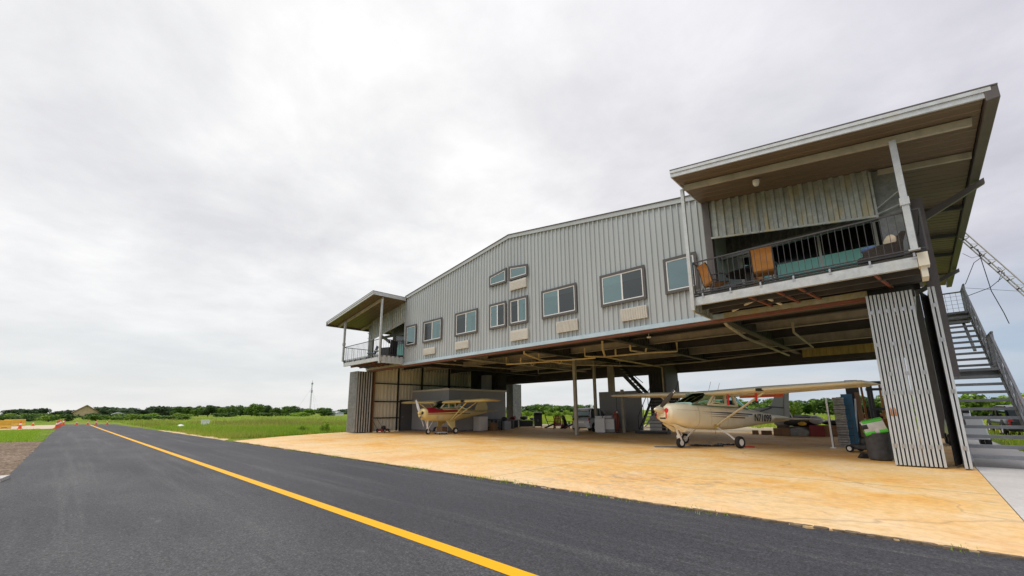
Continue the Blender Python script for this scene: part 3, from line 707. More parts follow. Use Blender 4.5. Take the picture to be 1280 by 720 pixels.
# balconies in both front corners
def balcony(sgn):
    g = (lambda x: mxx(x)) if sgn else (lambda x: x)
    def bx(b, x0, x1, *r):
        x0, x1 = sorted((g(x0), g(x1))); b.box(x0, x1, *r)
    XA, XB, YA = -4.6, .44, 12.95
    b = MB(); bx(b, XA - .02, XB + .1, YA + .05, 16.5, 4.80, 4.87)
    bal = H('balcony', b, mat('grey_decking', (.20, .19, .175), .8, 0, .2, 4))
    b = MB(); bx(b, XA, XB - .03, YA - .03, YA + .03, 4.545, 4.79); bx(b, XA, XB - .03, YA + .031, YA + .1, 4.76, 4.79); bx(b, XA, XB - .03, YA + .031, YA + .09, 4.545, 4.57); H('front_beam', b, M['galv'], bal)
    b = MB()
    for x in [XA + .3 + k * .78 for k in range(7)]: bx(b, x - .02, x + .02, YA - .06, YA + .06, 4.792, 4.88); bx(b, x - .035, x + .035, YA - .045, YA - .031, 4.74, 4.79)
    H('railing_bracket', b, M['steel'], bal)
    b = MB(); bx(b, XA - .02, XB + .1, YA - .05, YA + .03, 4.875, 4.915)
    H('deck_edge', b, M['black'], bal)
    # ribbed side return
    b = MB(); o = g(XA); b.corr((o, YA + .03, 0), (0, 1, 0), (0, 0, 1), (1 if sgn else -1, 0, 0), YF - YA - .08, lambda t: 4.40, lambda t: 4.87 if sgn else 4.79, .30, .07, .42, rows=1)
    H('side_panel', b, M['galvband' if not sgn else 'galv'], bal)
    # joists and red stubs beneath
    b = MB()
    for y in (13.5, 14.15, 15.3): bx(b, XA + .05, XB, y - .04, y + .04, 4.50, 4.795)
    bx(b, XA + .8, XB + .2, YF - .02, YF + .06, 4.55, 4.79)
    H('joist', b, M['beamdark'], bal)
    for x in (-3.1, -1.9, -.35, -2.4):
        b = MB(); b.bar((g(x), YA + .1, 4.56), (g(x + .25), YF - .1, 4.50), .06, .06); H('stub_beam', b, M['red'], bal)
    # railing
    def rail(p, q, n):
        b = MB(); p, q = Vector(p), Vector(q)
        for z, s_ in ((5.91, .038), (4.97, .03)): b.bar(p + Vector((0, 0, z)), q + Vector((0, 0, z)), s_, s_)
        for i in range(n + 1):
            c = p + (q - p) * i / n; thick = .032 if i in (0, n) else .0125
            b.bar(c + Vector((0, 0, 4.9 if i in (0, n) else 4.97)), c + Vector((0, 0, 5.91)), thick, thick)
        return b
    H('railing', rail((g(XA + .08), YA, 0), (g(XB + .17), YA, 0), 36 if not sgn else 30), M['rail'], bal)
    H('railing', rail((g(XB + .17), YA + .05, 0), (g(XB + .17), 16.4, 0), 24), M['rail'], bal)
    H('railing', rail((g(XA + .06), YA + .05, 0), (g(XA + .06), YF - .06, 0), 10), M['rail'], bal)
    # posts
    for x, w_ in ((XA, .10), (.40, .125)):
        b = MB(); z1 = zr(x) - .50; bx(b, x - w_ / 2, x + w_ / 2, YA - .035 - w_, YA - .035, 4.38 if x == XA else 4.93, z1)
        if x != XA: bx(b, x - w_ * .8, x + w_ * .8, YA - .05 - w_, YA - .02, 4.915, 4.94); bx(b, x - .085, x + .085, YA - .06 - w_, YA - .015, 6.02, 6.20)
        H('post', b, M['galv'], bal)
    # corner bracket
    b = MB(); bx(b, XB - .02, XB + .16, YA - .06, YA + .25, 4.55, 4.86); bx(b, XB + .0, XB + .11, YA + .0, YA + .5, 4.30, 4.56); (H('corner_bracket', b, M['cream'], bal) if not sgn else None)
    # ribbed galvanized bulkhead hung parallel to the roof
    b = MB(); x0, x1 = (-4.4, -.12)
    u = Vector((-1, 0, 0)) if sgn else Vector((1, 0, 0)); o = Vector((g(x0), YF + .03, 0))
    b.corr(o, u, (0, 0, 1), (0, -1, 0), x1 - x0, lambda t: 7.22 - .1535 * t, lambda t: 8.56 - .1457 * t, .25, .05, .42)
    bh = H('bulkhead', b, M['galvband'], bal)
    b = MB()
    b.bar((g(x0), YF - .03, 7.20), (g(x1), YF - .03, 7.20 - .1535 * (x1 - x0)), .06, .06)
    b.bar((g(x1), YF - .03, 6.50), (g(x1), YF - .03, zr(x1) - .4), .05, .05)
    b.bar((g(-2.96), YF - .06, 6.95), (g(-2.96), YF - .06, zr(-2.96) - .42), .03, .03)
    b.bar((g(x1), YF - .02, 6.75), (g(.45), YF - .02, 7.15), .03, .03); b.bar((g(x1), YF - .02, 6.6), (g(.45), YF - .02, 6.75), .03, .03)
    H('bulkhead_frame', b, M['galvband'], bh)
    # sheet metal wing at the outer end
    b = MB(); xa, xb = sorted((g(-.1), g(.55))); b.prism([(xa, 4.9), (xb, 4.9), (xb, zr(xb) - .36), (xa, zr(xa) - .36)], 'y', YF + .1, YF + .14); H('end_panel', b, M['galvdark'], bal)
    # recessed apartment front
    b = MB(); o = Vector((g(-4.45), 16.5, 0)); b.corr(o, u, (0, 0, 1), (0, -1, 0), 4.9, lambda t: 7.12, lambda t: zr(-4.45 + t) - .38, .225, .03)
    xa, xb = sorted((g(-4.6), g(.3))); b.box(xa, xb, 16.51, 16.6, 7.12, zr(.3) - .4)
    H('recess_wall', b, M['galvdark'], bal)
    b = MB(); xw = g(XR + .0); x0, x1 = sorted((xw, xw + (-.08 if sgn else .08))); b.box(x0, x1, YF + .16, 16.5, 4.88, 8.3); H('recess_side_wall', b, M['wall'], bal)
    b = MB(); b.bar((g(-4.4), 15.5, 6.72), (g(.3), 15.5, 6.72 + .12), .12, .16); H('recess_beam', b, M['galvdark'], bal)
    gd = MB()
    for x in (-3.05, -1.67, -.25): bx(gd, x - .035, x + .035, 16.44, 16.52, 4.88, 7.10)
    bx(gd, -3.05, .3, 16.445, 16.515, 7.05, 7.11); bx(gd, -3.05, .3, 16.445, 16.515, 4.88, 4.94)
    gw = H('glass_front', gd, M['white'], bal)
    for x0, x1 in ((-3.015, -1.705), (-1.635, -.285)):
        b = MB(); xa, xb = sorted((g(x0), g(x1))); b.quad((xa, 16.48, 6.12), (xb, 16.48, 6.12), (xb, 16.48, 7.05), (xa, 16.48, 7.05)); H('pane', b, M['glassdark'], gw)
        b = MB(); b.quad((xa, 16.47, 4.94), (xb, 16.47, 4.94), (xb, 16.47, 6.32), (xa, 16.47, 6.32)); H('painted_reflection', b, M['tealreflection'], gw)  # opaque teal sheet standing in for sky mirrored in the lower glass
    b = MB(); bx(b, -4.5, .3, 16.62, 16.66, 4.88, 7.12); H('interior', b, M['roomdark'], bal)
    # white framed door
    b = MB()
    for x in (-4.02, -3.16): bx(b, x - .05, x + .05, 16.40, 16.52, 4.88, 6.95)
    bx(b, -4.07, -3.11, 16.395, 16.52, 6.85, 6.97); bx(b, -3.97, -3.21, 16.42, 16.5, 4.88, 5.15)
    d = H('balcony_door', b, M['white'], bal)
    b = MB(); xa, xb = sorted((g(-3.97), g(-3.21))); b.quad((xa, 16.46, 5.15), (xb, 16.46, 5.15), (xb, 16.46, 6.85), (xa, 16.46, 6.85)); H('pane', b, M['tealglass'], d)
    b = MB(); bx(b, -4.5, -4.08, 16.46, 16.55, 4.88, 7.1); H('recess_infill', b, M['wall'], bal)
    return bal
balcony(0); balcony(1)
b = MB(); b.bar((-4.6, 12.9, 4.36), (-4.6, 14.55, 4.36), .05, .05); H('brace', b, M['galvband'])
b = MB(); b.bar((-3.95, 14.45, 4.52), (-2.9, 13.7, 4.66), .05, .05); b.bar((-2.9, 13.7, 4.66), (-2.6, 14.5, 4.5), .05, .05); H('brace', b, M['cream'])

# accordion doors, folded up in stacks
def door_stack(x0, n, pitch, y0, y1, zt, name='folding_door', dirn=-1, extra=None, m='doorleaf'):
    b = MB()
    ya, yb = (y0, y1)
    xs = [x0 + i * pitch for i in range(n)] + (extra or [])
    for i, x in enumerate(xs):
        b.box(x, x + .05, ya, ya + .05, .05, zt); b.box(x + .012, x + .038, ya + .05, yb - .05, .06, zt - .01); b.box(x, x + .05, yb - .05, yb, .05, zt)
        b.box(x + .004, x + .046, ya + .055, yb - .055, .05, .11)
    d = H(name, b, M[m])
    b = MB()
    for i in range(len(xs) - 1):
        if i not in (4, 6) and xs[i + 1] - xs[i] < .1: b.box(xs[i] + .05, xs[i + 1], ya + .35, ya + .40, .08, zt - .04)
    H('gap_shade_filler', b, M['black'], d)  # black filler added to darken the gaps between folded leaves
    if y0 > 20: return d
    for i in range(0, len(xs) - 1, 2):
        for z in (.5, 1.78, 2.25 if i % 4 else 3.0, 3.85):
            b = MB(); xm = (xs[i] + .05 + xs[i + 1]) / 2
            b.box(xm - .035, xm + .035, ya - .012, ya - .001, z - .045, z + .045); b.tube([(xm, ya - .016, z - .05), (xm, ya - .016, z + .05)], .011, 6)
            H('hinge', b, M['steel'], d)
    return d
d = door_stack(-.65, 12, .0765, 14.22, 15.42, ZF - .05, extra=[.525, .60])
b = MB()
for x in (-.65 + .0765 * 1, -.65 + .0765 * 2): b.add([(x + .003, 14.217, 1.22), (x + .045, 14.217, 1.20), (x + .040, 14.217, 1.38), (x + .010, 14.217, 1.42)], [(0, 1, 2, 3)])
H('rust_patch', b, M['rust'], d)
b = MB(); b.corr((.40, 14.5, 0), Vector((.16, .9, 0)).normalized(), (0, 0, 1), (-1, .15, 0), 1.1, lambda t: .06, lambda t: ZF - .06, .14, .03, .4); H('leaf', b, M['black'], d)  # leaf coloured black for the shade in the door gap
b = MB()
d2 = door_stack(-29.30, 16, .0765, 13.75, 14.9, ZF - .10)
b = MB(); b.box(-28.098, -28.06, 13.80, 14.87, .06, ZF - .12); lf = H('leaf', b, M['black'], d2)  # black sheet paints the shade in the recesses between the ribs
b = MB()
for k in range(6): b.box(-28.059, -28.02, 13.82 + k * .185, 13.90 + k * .185, .07, ZF - .13)
H('leaf_rib', b, M['galv'], lf)
b = MB(); b.tube([(-27.98, 14.75, .05), (-27.98, 14.75, ZF - .2)], .03, 8); b.box(-28.02, -27.95, 14.70, 14.78, 1.45, 1.6); H('cane_bolt', b, M['galv'], d2)
b = MB(); b.corr((-29.28, 13.745, 0), (1, 0, 0), (0, 0, 1), (0, -1, 0), 1.22, lambda t: .06, lambda t: ZF - .11, .15, .02, .5); H('face_sheet', b, M['galvdark'], d2)
door_stack(-28.3, 12, .075, 28.75, 29.9, 3.9, m='galvdark'); door_stack(-13.2, 10, .075, 28.75, 29.9, 3.95, m='galvdark')

# left end wall of the ground floor with girts and a door
b = MB(); b.corr((-28.5, 14.9, 0), (0, 1, 0), (0, 0, 1), (1, 0, 0), 13.4, lambda t: .05, lambda t: 5.1, .28, .09)
b.box(-28.62, -28.51, 14.9, 28.3, .05, 5.1)
lw = H('end_wall', b, M['inwall'])
b = MB()
for z in (1.0, 2.17, 3.48): b.box(-28.46, -28.34, 15.0, 27.9, z - .04, z + .04)
for y in (17.15, 19.3, 22, 25): b.box(-28.46, -28.36, y - .06, y + .06, .05, 5.0)
H('girt', b, M['black'], lw)
b = MB(); b.box(-28.42, -28.33, 17.45, 18.6, .03, 2.2); dd = H('end_door', b, M['greydoor'], hangar)
b = MB(); b.box(-28.40, -28.32, 17.35, 17.45, .03, 2.3); b.box(-28.40, -28.32, 17.45, 18.7, 2.2, 2.3); H('door_frame', b, M['black'], dd)
b = MB(); b.sphere((-28.28, 17.6, 1.05), .035, .035, .035); H('handle', b, M['steel'], dd)
# office block in the far left corner
b = MB(); b.box(-28.3, -23.75, 18.4, 24.05, .02, 2.9); of = H('office_block', b, M['office'])
b = MB(); b.box(-28.3, -23.70, 18.34, 24.1, 2.9, 3.03); H('coping', b, M['cream'], of)
b = MB(); b.box(-28.3, -23.74, 18.38, 24.06, .02, .12); H('skirting', b, M['galvdark'], of)
# clutter stored on the office roof and a dark mezzanine wall
b = MB(); b.corr((-28.3, 24.3, 0), (1, 0, 0), (0, 0, 1), (0, -1, 0), 4.4, lambda t: 3.0, lambda t: 5.0, .225, .03); H('mezzanine_wall', b, M['beamdark'])
b = MB(); b.bar((-27.9, 24.1, 3.1), (-26.4, 24.1, 5.0), .09, .09); b.bar((-25.2, 24.1, 3.1), (-24.2, 24.1, 5.0), .09, .09); H('mezzanine_brace', b, M['beamdark'])
b = MB(); b.box(-25.7, -25.0, 23.2, 23.7, 3.05, 4.3); b.box(-25.6, -25.1, 23.15, 23.2, 3.3, 4.1); H('breaker_panel', b, M['office'])
# core wall and the inner stair
b = MB(); b.prism([(27.1, .02), (28.4, .02), (28.4, 2.72), (27.1, 2.72)], 'x', -17.0, -16.9); b.prism([(-17.0, .02), (-13.7, .02), (-13.7, 2.72), (-17.0, 2.72)], 'y', 27.0, 27.1); H('core_wall', b, M['office'])
b = MB(); b.box(-16.3, -15.8, 27.15, 27.3, 2.72, 4.6); H('core_column', b, M['beam'])
b = MB(); b.corr((-13.7, 28.35, 0), (1, 0, 0), (0, 0, 1), (0, -1, 0), 2.1, lambda t: .03, lambda t: 4.9, .225, .03); b.box(-11.75, -11.6, 26.4, 28.35, 2.4, 4.6); H('core_panel', b, M['beamdark'])
def stair(name, p0, p1, wdir, width, n, m, parent, tt=.04, open_=True):
    p0, p1, wv = Vector(p0), Vector(p1), Vector(wdir).normalized() * width
    b = MB()
    run = Vector((p1.x - p0.x, p1.y - p0.y, 0)); rd = run.normalized()
    for i in range(n):
        c = p0 + (p1 - p0) * (i + .5) / n; dpt = run.length / n
        e = c + rd * dpt * .42
        b.bar(c - rd * dpt * .42 , e, width if False else .001, tt) if False else None
        a0 = c - rd * dpt * .45; a1 = c + rd * dpt * .55
        vs = [a0, a0 + wv, a1 + wv, a1]
        vs = [v + Vector((0, 0, 0)) for v in vs] + [v - Vector((0, 0, tt)) for v in vs]
        b.add(vs, [(0, 1, 2, 3), (7, 6, 5, 4), (0, 4, 5, 1), (1, 5, 6, 2), (2, 6, 7, 3), (3, 7, 4, 0)])
    return b
b = stair('s', (-10.9, 24.6, .1), (-11.2, 27.4, 2.3), (-1, -.2, 0), 1.7, 11, 'black', None)
ist = H('inner_stair', b, M['stair'])
b = MB()
for o in (Vector((0, 0, 0)), Vector((-1.68, -.34, 0))):
    b.bar(Vector((-10.9, 24.6, .05)) + o, Vector((-11.2, 27.4, 2.25)) + o, .05, .24)
    b.tube([Vector((-10.9, 24.6, 1.0)) + o, Vector((-11.2, 27.4, 3.2)) + o], .025, 6)
    for k in range(4):
        c = Vector((-10.9, 24.6, .1)).lerp(Vector((-11.2, 27.4, 2.3)), k / 3) + o; b.tube([c, c + Vector((0, 0, .95))], .02, 6)
b.box(-13.3, -11.3, 27.0, 28.2, 2.22, 2.32)
b.box(-12.7, -10.7, 24.0, 24.5, .02, .16)
H('stringer', b, M['black'], ist)
b = stair('s', (-13.3, 27.6, 2.35), (-15.2, 27.2, 4.6), (0, -1, 0), .95, 11, 'black', None)
b.bar((-13.3, 27.6, 2.3), (-15.2, 27.2, 4.55), .05, .24); b.bar((-13.3, 26.65, 2.3), (-15.2, 26.25, 4.55), .05, .24); b.tube([(-13.3, 26.65, 3.2), (-15.2, 26.25, 5.0)], .025, 6)
H('upper_flight', b, M['black'], ist)
# ------------------------------------------------------------------ aircraft
def interp(T, a):
    if a <= T[0][0]: return T[0][1:]
    for p, q in zip(T[:-1], T[1:]):
        if p[0] <= a <= q[0]:
            t = (a - p[0]) / (q[0] - p[0]); t2 = t
            return tuple(x + (y - x) * t2 for x, y in zip(p[1:], q[1:]))
    return T[-1][1:]
def smooth_table(T, n):
    """resample stations with Catmull-Rom so that the lofted body has no kinks"""
    out = []
    for i in range(len(T) - 1):
        p0, p1, p2, p3 = T[max(i - 1, 0)], T[i], T[i + 1], T[min(i + 2, len(T) - 1)]
        for k in range(n):
            t = k / n
            a = p1[0] + (p2[0] - p1[0]) * t
            out.append((a,) + tuple(.5 * (2 * p1[j] + (p2[j] - p0[j]) * t + (2 * p0[j] - 5 * p1[j] + 4 * p2[j] - p3[j]) * t * t + (3 * p1[j] - p0[j] - 3 * p2[j] + p3[j]) * t ** 3) for j in range(1, len(p1))))
    out.append(T[-1]); return out
# local axes of an aircraft: x = to its left wing, y = aft, z = up; origin under the spinner tip
def ring(a, hw, zt, zb, n, k=28):
    zc, hh = (zt + zb) / 2, (zt - zb) / 2; r = []
    for j in range(k):
        t = 2 * PI * j / k; c, s_ = math.cos(t), math.sin(t)
        r.append((hw * abs(c) ** (2 / n) * (1 if c >= 0 else -1), a, zc + hh * abs(s_) ** (2 / n) * (1 if s_ >= 0 else -1)))
    return r
def body(T, k=28):
    b = MB(); b.loft([ring(*s_, k=k) for s_ in T]); return b
def halfw(T, a, z):
    hw, zt, zb, n = interp(T, a); zc, hh = (zt + zb) / 2, (zt - zb) / 2
    q = min(.999, abs((z - zc) / hh)); return hw * (1 - q ** n) ** (1 / n)
def side_patch(b, T, poly_lo, poly_hi, a0, a1, side=1, off=.004, n=24, rows=3):
    """strip on the body side between the curves poly_lo(a) and poly_hi(a)"""
    vs = []; fs = []
    for i in range(n + 1):
        a = a0 + (a1 - a0) * i / n
        lo, hi = poly_lo(a), poly_hi(a)
        for r in range(rows + 1):
            z = lo + (hi - lo) * r / rows
            vs.append((side * (halfw(T, a, z) + off), a, z))
    R = rows + 1
    for i in range(n):
        for r in range(rows): fs.append((i * R + r, (i + 1) * R + r, (i + 1) * R + r + 1, i * R + r + 1))
    b.add(vs, fs, 0, True)
AIRFOIL = [(0, .0), (.012, .022), (.05, .048), (.15, .078), (.3, .090), (.5, .078), (.75, .042), (1, .004), (1, -.002), (.75, -.014), (.5, -.026), (.3, -.034), (.15, -.034), (.05, -.024), (.012, -.012)]
def wing(secs):
    """secs: (b, a_le, chord, z, thickness scale)"""
    b = MB(); b.loft([[(x, a + u * c, z + h * c * th) for u, h in AIRFOIL] for x, a, c, z, th in secs]); return b
def wheel(parent, c, R, wd, name='wheel'):
    b = MB(); x, y, z = c
    b.lathe([(R * .55, -wd * .42), (R * .80, -wd * .5), (R * .95, -wd * .42), (R, -wd * .15), (R, wd * .15), (R * .95, wd * .42), (R * .80, wd * .5), (R * .55, wd * .42)], 24, c, 'x', cap=False)
    t = obj(name, b, M['rubber'], parent)
    b = MB(); b.lathe([(0, -wd * .3), (R * .2, -wd * .36), (R * .25, -wd * .28), (R * .5, -wd * .30), (R * .57, -wd * .40), (R * .57, wd * .40), (R * .5, wd * .30), (R * .25, wd * .28), (R * .2, wd * .36), (0, wd * .3)], 18, c, 'x')
    obj('hub', b, M['plastic_white'], t); return t
def blade(b, L, ang, y0, tip=None):
    """propeller blade of length L at angle ang in the plane x-z (0 = up)"""
    rings = []
    for t in (.12, .25, .45, .7, .9, 1.0):
        wd = {.12: .05, .25: .075, .45: .085, .7: .075, .9: .055, 1.0: .03}[t]; tw = .9 - .6 * t
        r = []
        for j in range(8):
            q = 2 * PI * j / 8; u, v = wd * math.cos(q), .012 * math.sin(q)
            uu = u * math.cos(tw) - v * math.sin(tw); vv = u * math.sin(tw) + v * math.cos(tw)
            px, pz = uu, t * L
            r.append((px * math.cos(ang) + pz * math.sin(ang), y0 + vv, pz * math.cos(ang) - px * math.sin(ang)))
        rings.append(r)
    b.loft(rings)
paint = lambda name, c: mat(name, c, .3, 0, .05, 1.5, spec=.5, dirt=(c[0] * .6, c[1] * .5, c[2] * .4), dirtamt=.25)
M['cessna'] = paint('cream_white_aircraft_paint', (.88, .82, .62)); M['pacer'] = paint('butter_yellow_aircraft_paint', (.80, .66, .29))
M['stripeblack'] = mat('black_stripe', (.02, .02, .025), .3); M['stripered'] = mat('dark_red_stripe', (.22, .025, .02), .3)
M['maroon'] = mat('maroon_aircraft_paint', (.36, .016, .034), .3, 0, .06, 2); M['flagred'] = mat('red_warning_streamer', (.62, .02, .02), .7, 0, .1, 5)
M['shadedfin'] = mat('shaded_tail_grey', (.30, .30, .27), .4, 0, .08, 2)  # shadow over fin and rudder is put into this grey
M['propgrey'] = mat('dark_grey_propeller', (.045, .047, .055), .4, 0, .15, 4)
M['orangered'] = mat('orange_red_band', (.62, .10, .03), .5, 0, .08, 2)

def text_mb(txt, size, shear=0.0):
    cu = bpy.data.curves.new('t', 'FONT'); cu.body = txt; cu.size = size; cu.shear = shear; cu.resolution_u = 3; cu.offset = .012; cu.space_character = 1.02
    o = bpy.data.objects.new('t', cu); COL.objects.link(o); bpy.context.view_layer.update()
    me = o.to_mesh(); vs = [tuple(v.co) for v in me.vertices]; fs = [tuple(p.vertices) for p in me.polygons]
    o.to_mesh_clear(); bpy.data.objects.remove(o); bpy.data.curves.remove(cu); return vs, fs

def cessna():
    h = -.357
    root = thing('airplane', 'cream white high wing airplane marked N71099 with dark propeller and red inlet plugs', 'airplane', (-7.09, 14.93, .016), h)
    # a pitch of a few degrees: it sits tail low
    pv, pt = Vector((0, 2.78, 0)), .045
    PM = Matrix.Translation(pv) @ Matrix.Rotation(-pt, 4, 'X') @ Matrix.Translation(-pv)
    def O(name, b, m, parent=root, pitch=True):
        if pitch: b.v = [tuple(PM @ Vector(p)) for p in b.v]
        return obj(name, b, m, parent)
    T = smooth_table([(.30, .33, 1.41, 1.02, 2.3), (.42, .43, 1.49, .88, 2.4), (.7, .50, 1.54, .76, 2.6), (1.1, .54, 1.57, .68, 2.7), (1.6, .56, 1.60, .64, 2.8), (2.2, .57, 1.58, .62, 3.0), (3.0, .57, 1.58, .62, 3.0), (3.9, .53, 1.58, .66, 3.0), (4.6, .44, 1.54, .74, 2.8), (5.6, .30, 1.44, .86, 2.5), (6.6, .18, 1.35, .97, 2.3), (7.5, .08, 1.29, 1.06, 2.0), (7.8, .04, 1.27, 1.10, 2.0)], 4)
    fu = O('fuselage', body(T, 36), M['cessna'])
    # cabin: dark glass house with pillars and a roof between the wings
    CT = [(1.40, .44, 1.61, 1.45, 4), (2.05, .51, 1.93, 1.45, 4), (2.45, .53, 2.04, 1.45, 4.5), (3.6, .50, 2.04, 1.45, 4.5), (3.9, .46, 1.98, 1.45, 4), (4.7, .34, 1.56, 1.40, 3)]
    O('cabin_glass', body(smooth_table(CT, 2), 32), M['planeglass'], fu)
    O('cabin_lining', body([(a + .02 * (i == 0), hw - .03, zt - .03, zb, n) for i, (a, hw, zt, zb, n) in enumerate(CT)], 32), mat('green_reflection_lining', (.05, .105, .09), .8), fu)  # lining coloured green for trees reflected in the windscreen
    b = MB()
    for sx in (-1, 1):
        b.bar((sx * .545, 2.12, 1.55), (sx * .535, 2.55, 2.03), .05, .07); b.bar((sx * .565, 3.08, 1.55), (sx * .53, 3.10, 2.02), .05, .09)
        b.bar((sx * .54, 3.75, 1.55), (sx * .49, 3.55, 2.0), .05, .12); b.bar((sx * .56, 2.1, 1.555), (sx * .54, 3.8, 1.555), .05, .06)
        b.bar((sx * .535, 2.5, 2.02), (sx * .51, 3.6, 2.02), .05, .07); b.bar((sx * .56, 2.2, 1.58), (sx * .548, 2.5, 1.66), .03, .05)
    O('pillars', b, M['cessna'], fu)
    b = MB(); b.bar((.575, 2.28, 1.60), (.555, 2.52, 1.88), .02, .025); b.bar((.555, 2.52, 1.88), (.56, 2.45, 1.68), .02, .03); b.bar((.575, 2.4, 1.66), (.575, 3.0, 1.60), .02, .03); O('door_frame', b, M['plastic_white'], fu)
    b = MB(); rr = []
    b.loft([ring(a, hw, zt, zb, n, 24) for a, hw, zt, zb, n in ((2.35, .50, 2.05, 1.99, 3), (2.6, .55, 2.11, 1.99, 3), (3.4, .55, 2.09, 1.98, 3), (3.8, .45, 2.03, 1.95, 3))]); O('cabin_roof', b, M['cessna'], fu)
    for sx in (1, -1):
        w_ = O('wing', wing([(sx * .45, 2.05, 1.63, 1.955, 1.0), (sx * 2.65, 2.05, 1.63, 2.01, 1.0), (sx * 5.35, 2.28, 1.16, 2.08, .9), (sx * 5.48, 2.40, .95, 2.09, .6)]), M['cessna'])
        b = MB(); b.loft([[(x, a, z), (x, a + .36 * cs, z - .015), (x, a + .36 * cs, z - .004), (x, a, z + .055)] for x, a, z, cs in ((sx * .6, 3.28, 1.925, 1.05), (sx * 2.6, 3.28, 1.975, 1.05))], 0, True, False)
        O('flap', b, M['cessna'] if sx < 0 else [M['cessna']], w_)
        b = MB(); b.loft([[(x, a, z), (x, a + .28 * cs, z - .01), (x, a + .28 * cs, z), (x, a, z + .045)] for x, a, z, cs in ((sx * 2.68, 3.32, 1.985, 1.0), (sx * 5.2, 3.16, 2.055, .8))], 0, True, False)
        O('aileron', b, M['cessna'], w_)
        if sx > 0:
            b = MB(); b.box(.75, 2.45, 3.665, 3.70, 1.86, 1.965); O('red_band', b, M['orangered'], w_)
        b = MB(); b.bar((sx * 2.55, 2.10, 2.005), (sx * 2.75, 2.10, 2.005), .14, .09); O('landing_light', b, M['glassdark'] if False else M['roomdark'], w_) if sx > 0 else None
        b = MB()
        P0, P1 = Vector((sx * .545, 2.55, .80)), Vector((sx * 2.40, 2.72, 1.965))
        rings = []
        for c in (P0, P1):
            d = (P1 - P0).normalized(); n_ = Vector((-d.z, 0, d.x)) if sx > 0 else Vector((d.z, 0, -d.x)); rings.append([c + Vector((0, 1, 0)) * .075 * math.cos(q) + n_ * .026 * math.sin(q) for q in [2 * PI * i / 12 for i in range(12)]])
        b.loft(rings); O('strut', b, M['cessna'], w_)
    # tail
    b = MB(); b.loft([[(wd * math.cos(q), a + c * (.5 - .5 * math.cos(2 * q)) if False else a + c * u, z) for q, u, wd in ((0, 0, 0), (0, .3, .045), (0, .7, .035), (0, 1, .008), (PI, .7, .035), (PI, .3, .045))] for a, c, z in ((6.15, 1.35, 1.32), (6.75, .80, 1.80), (7.2, .52, 2.42), (7.28, .42, 2.50))]); fin = O('fin', b, M['shadedfin'])
    b = MB(); b.prism([(4.9, 1.46), (6.4, 1.34), (6.6, 1.65)], 'x', -.02, .02); O('dorsal_fillet', b, M['shadedfin'], fin)
    b = MB(); b.loft([[(-.03, a, z), (.03, a, z), (.006, a + c, z), (-.006, a + c, z)] for a, c, z in ((7.52, .42, 1.12), (7.57, .40, 1.80), (7.73, .34, 2.42), (7.74, .3, 2.52))], 0, True, False); O('rudder', b, M['shadedfin'], fin)
    b = MB(); b.box(-.05, .05, 6.55, 7.5, 1.62, 1.68); b.bar((-.0, 5.9, 1.44), (0, 6.7, 1.62), .09, .05); O('fin_stripe', b, M['stripeblack'], fin)
    b = MB(); b.lathe([(.05, 2.50), (.055, 2.56), (.04, 2.63), (0, 2.66)], 10, (0, 7.45, 0)); O('beacon', b, M['grillblack'], fin)
    for sx in (1, -1):
        b = wing([(sx * .05, 6.55, .85, 1.15, .8), (sx * 1.55, 6.75, .58, 1.15, .7), (sx * 1.70, 6.85, .45, 1.15, .5)]); s_ = O('stabilizer', b, M['cessna'])
        b = MB(); b.loft([[(x, a, 1.13), (x, a + c, 1.148), (x, a + c, 1.155), (x, a, 1.185)] for x, a, c in ((sx * .15, 7.40, .42), (sx * 1.65, 7.32, .34))], 0, True, False); O('elevator', b, M['cessna'], s_)
    # nose
    b = MB(); b.lathe([(0, -.07), (.035, -.045), (.085, .04), (.13, .14), (.155, .24), (.155, .30)], 24, (0, 0, 1.29), 'y'); sp = O('spinner', b, mat('polished_spinner', (.72, .66, .5), .18, .4, .05, 3))
    b = MB(); A = math.radians(50)
    for a in (A, A + PI): blade(b, 1.02, a, .2)
    b.v = [(x, y, z + 1.31) for x, y, z in b.v]; pr_ = O('propeller', b, M['propgrey'])
    b = MB()
    for a in (A, A + PI):
        for r0, r1, in ((.90, .93), (.97, 1.01)):
            d = Vector((math.sin(a), 0, math.cos(a))); b.bar(Vector((0, .2, 1.31)) + d * r0, Vector((0, .2, 1.31)) + d * r1, .075, .022, (0, 1, 0))
    O('tip_stripes', b, M['plastic_white'], pr_)
    for sx in (1, -1):
        b = MB(); b.lathe([(.085, .30), (.085, .345), (0, .346)], 18, (sx * .245, 0, 1.26), 'y'); b.v = b.v; pl_ = O('inlet_plug', b, M['flagred'])
        b = MB(); b.lathe([(.088, .292), (.088, .296), (.0, .298)][::-1], 18, (sx * .245, 0, 1.26), 'y'); b.box(sx * .245 - .02, sx * .245 + .03, .26, .265, .98, 1.20); O('plug_streamer', b, M['flagred'], pl_)
    b = MB(); b.box(.02 - .12, .02 + .12, .318, .36, .955, 1.085); O('air_filter', b, M['grillblack'], fu)
    b = MB()
    for sx in (-1, 1): b.add([(sx * .12, .55, .80), (sx * .30, .6, .80), (sx * .32, 1.25, .62), (sx * .10, 1.25, .60), (sx * .14, 1.1, .50), (sx * .28, 1.1, .50)], [(0, 1, 2, 3), (0, 4, 5, 1), (1, 5, 2), (0, 3, 4), (4, 3, 2, 5)])
    O('cowl_flaps', b, M['cessna'], fu)
    # stripes and the registration on both sides
    cl = lambda a: 1.23 + (a - 2) * -.004
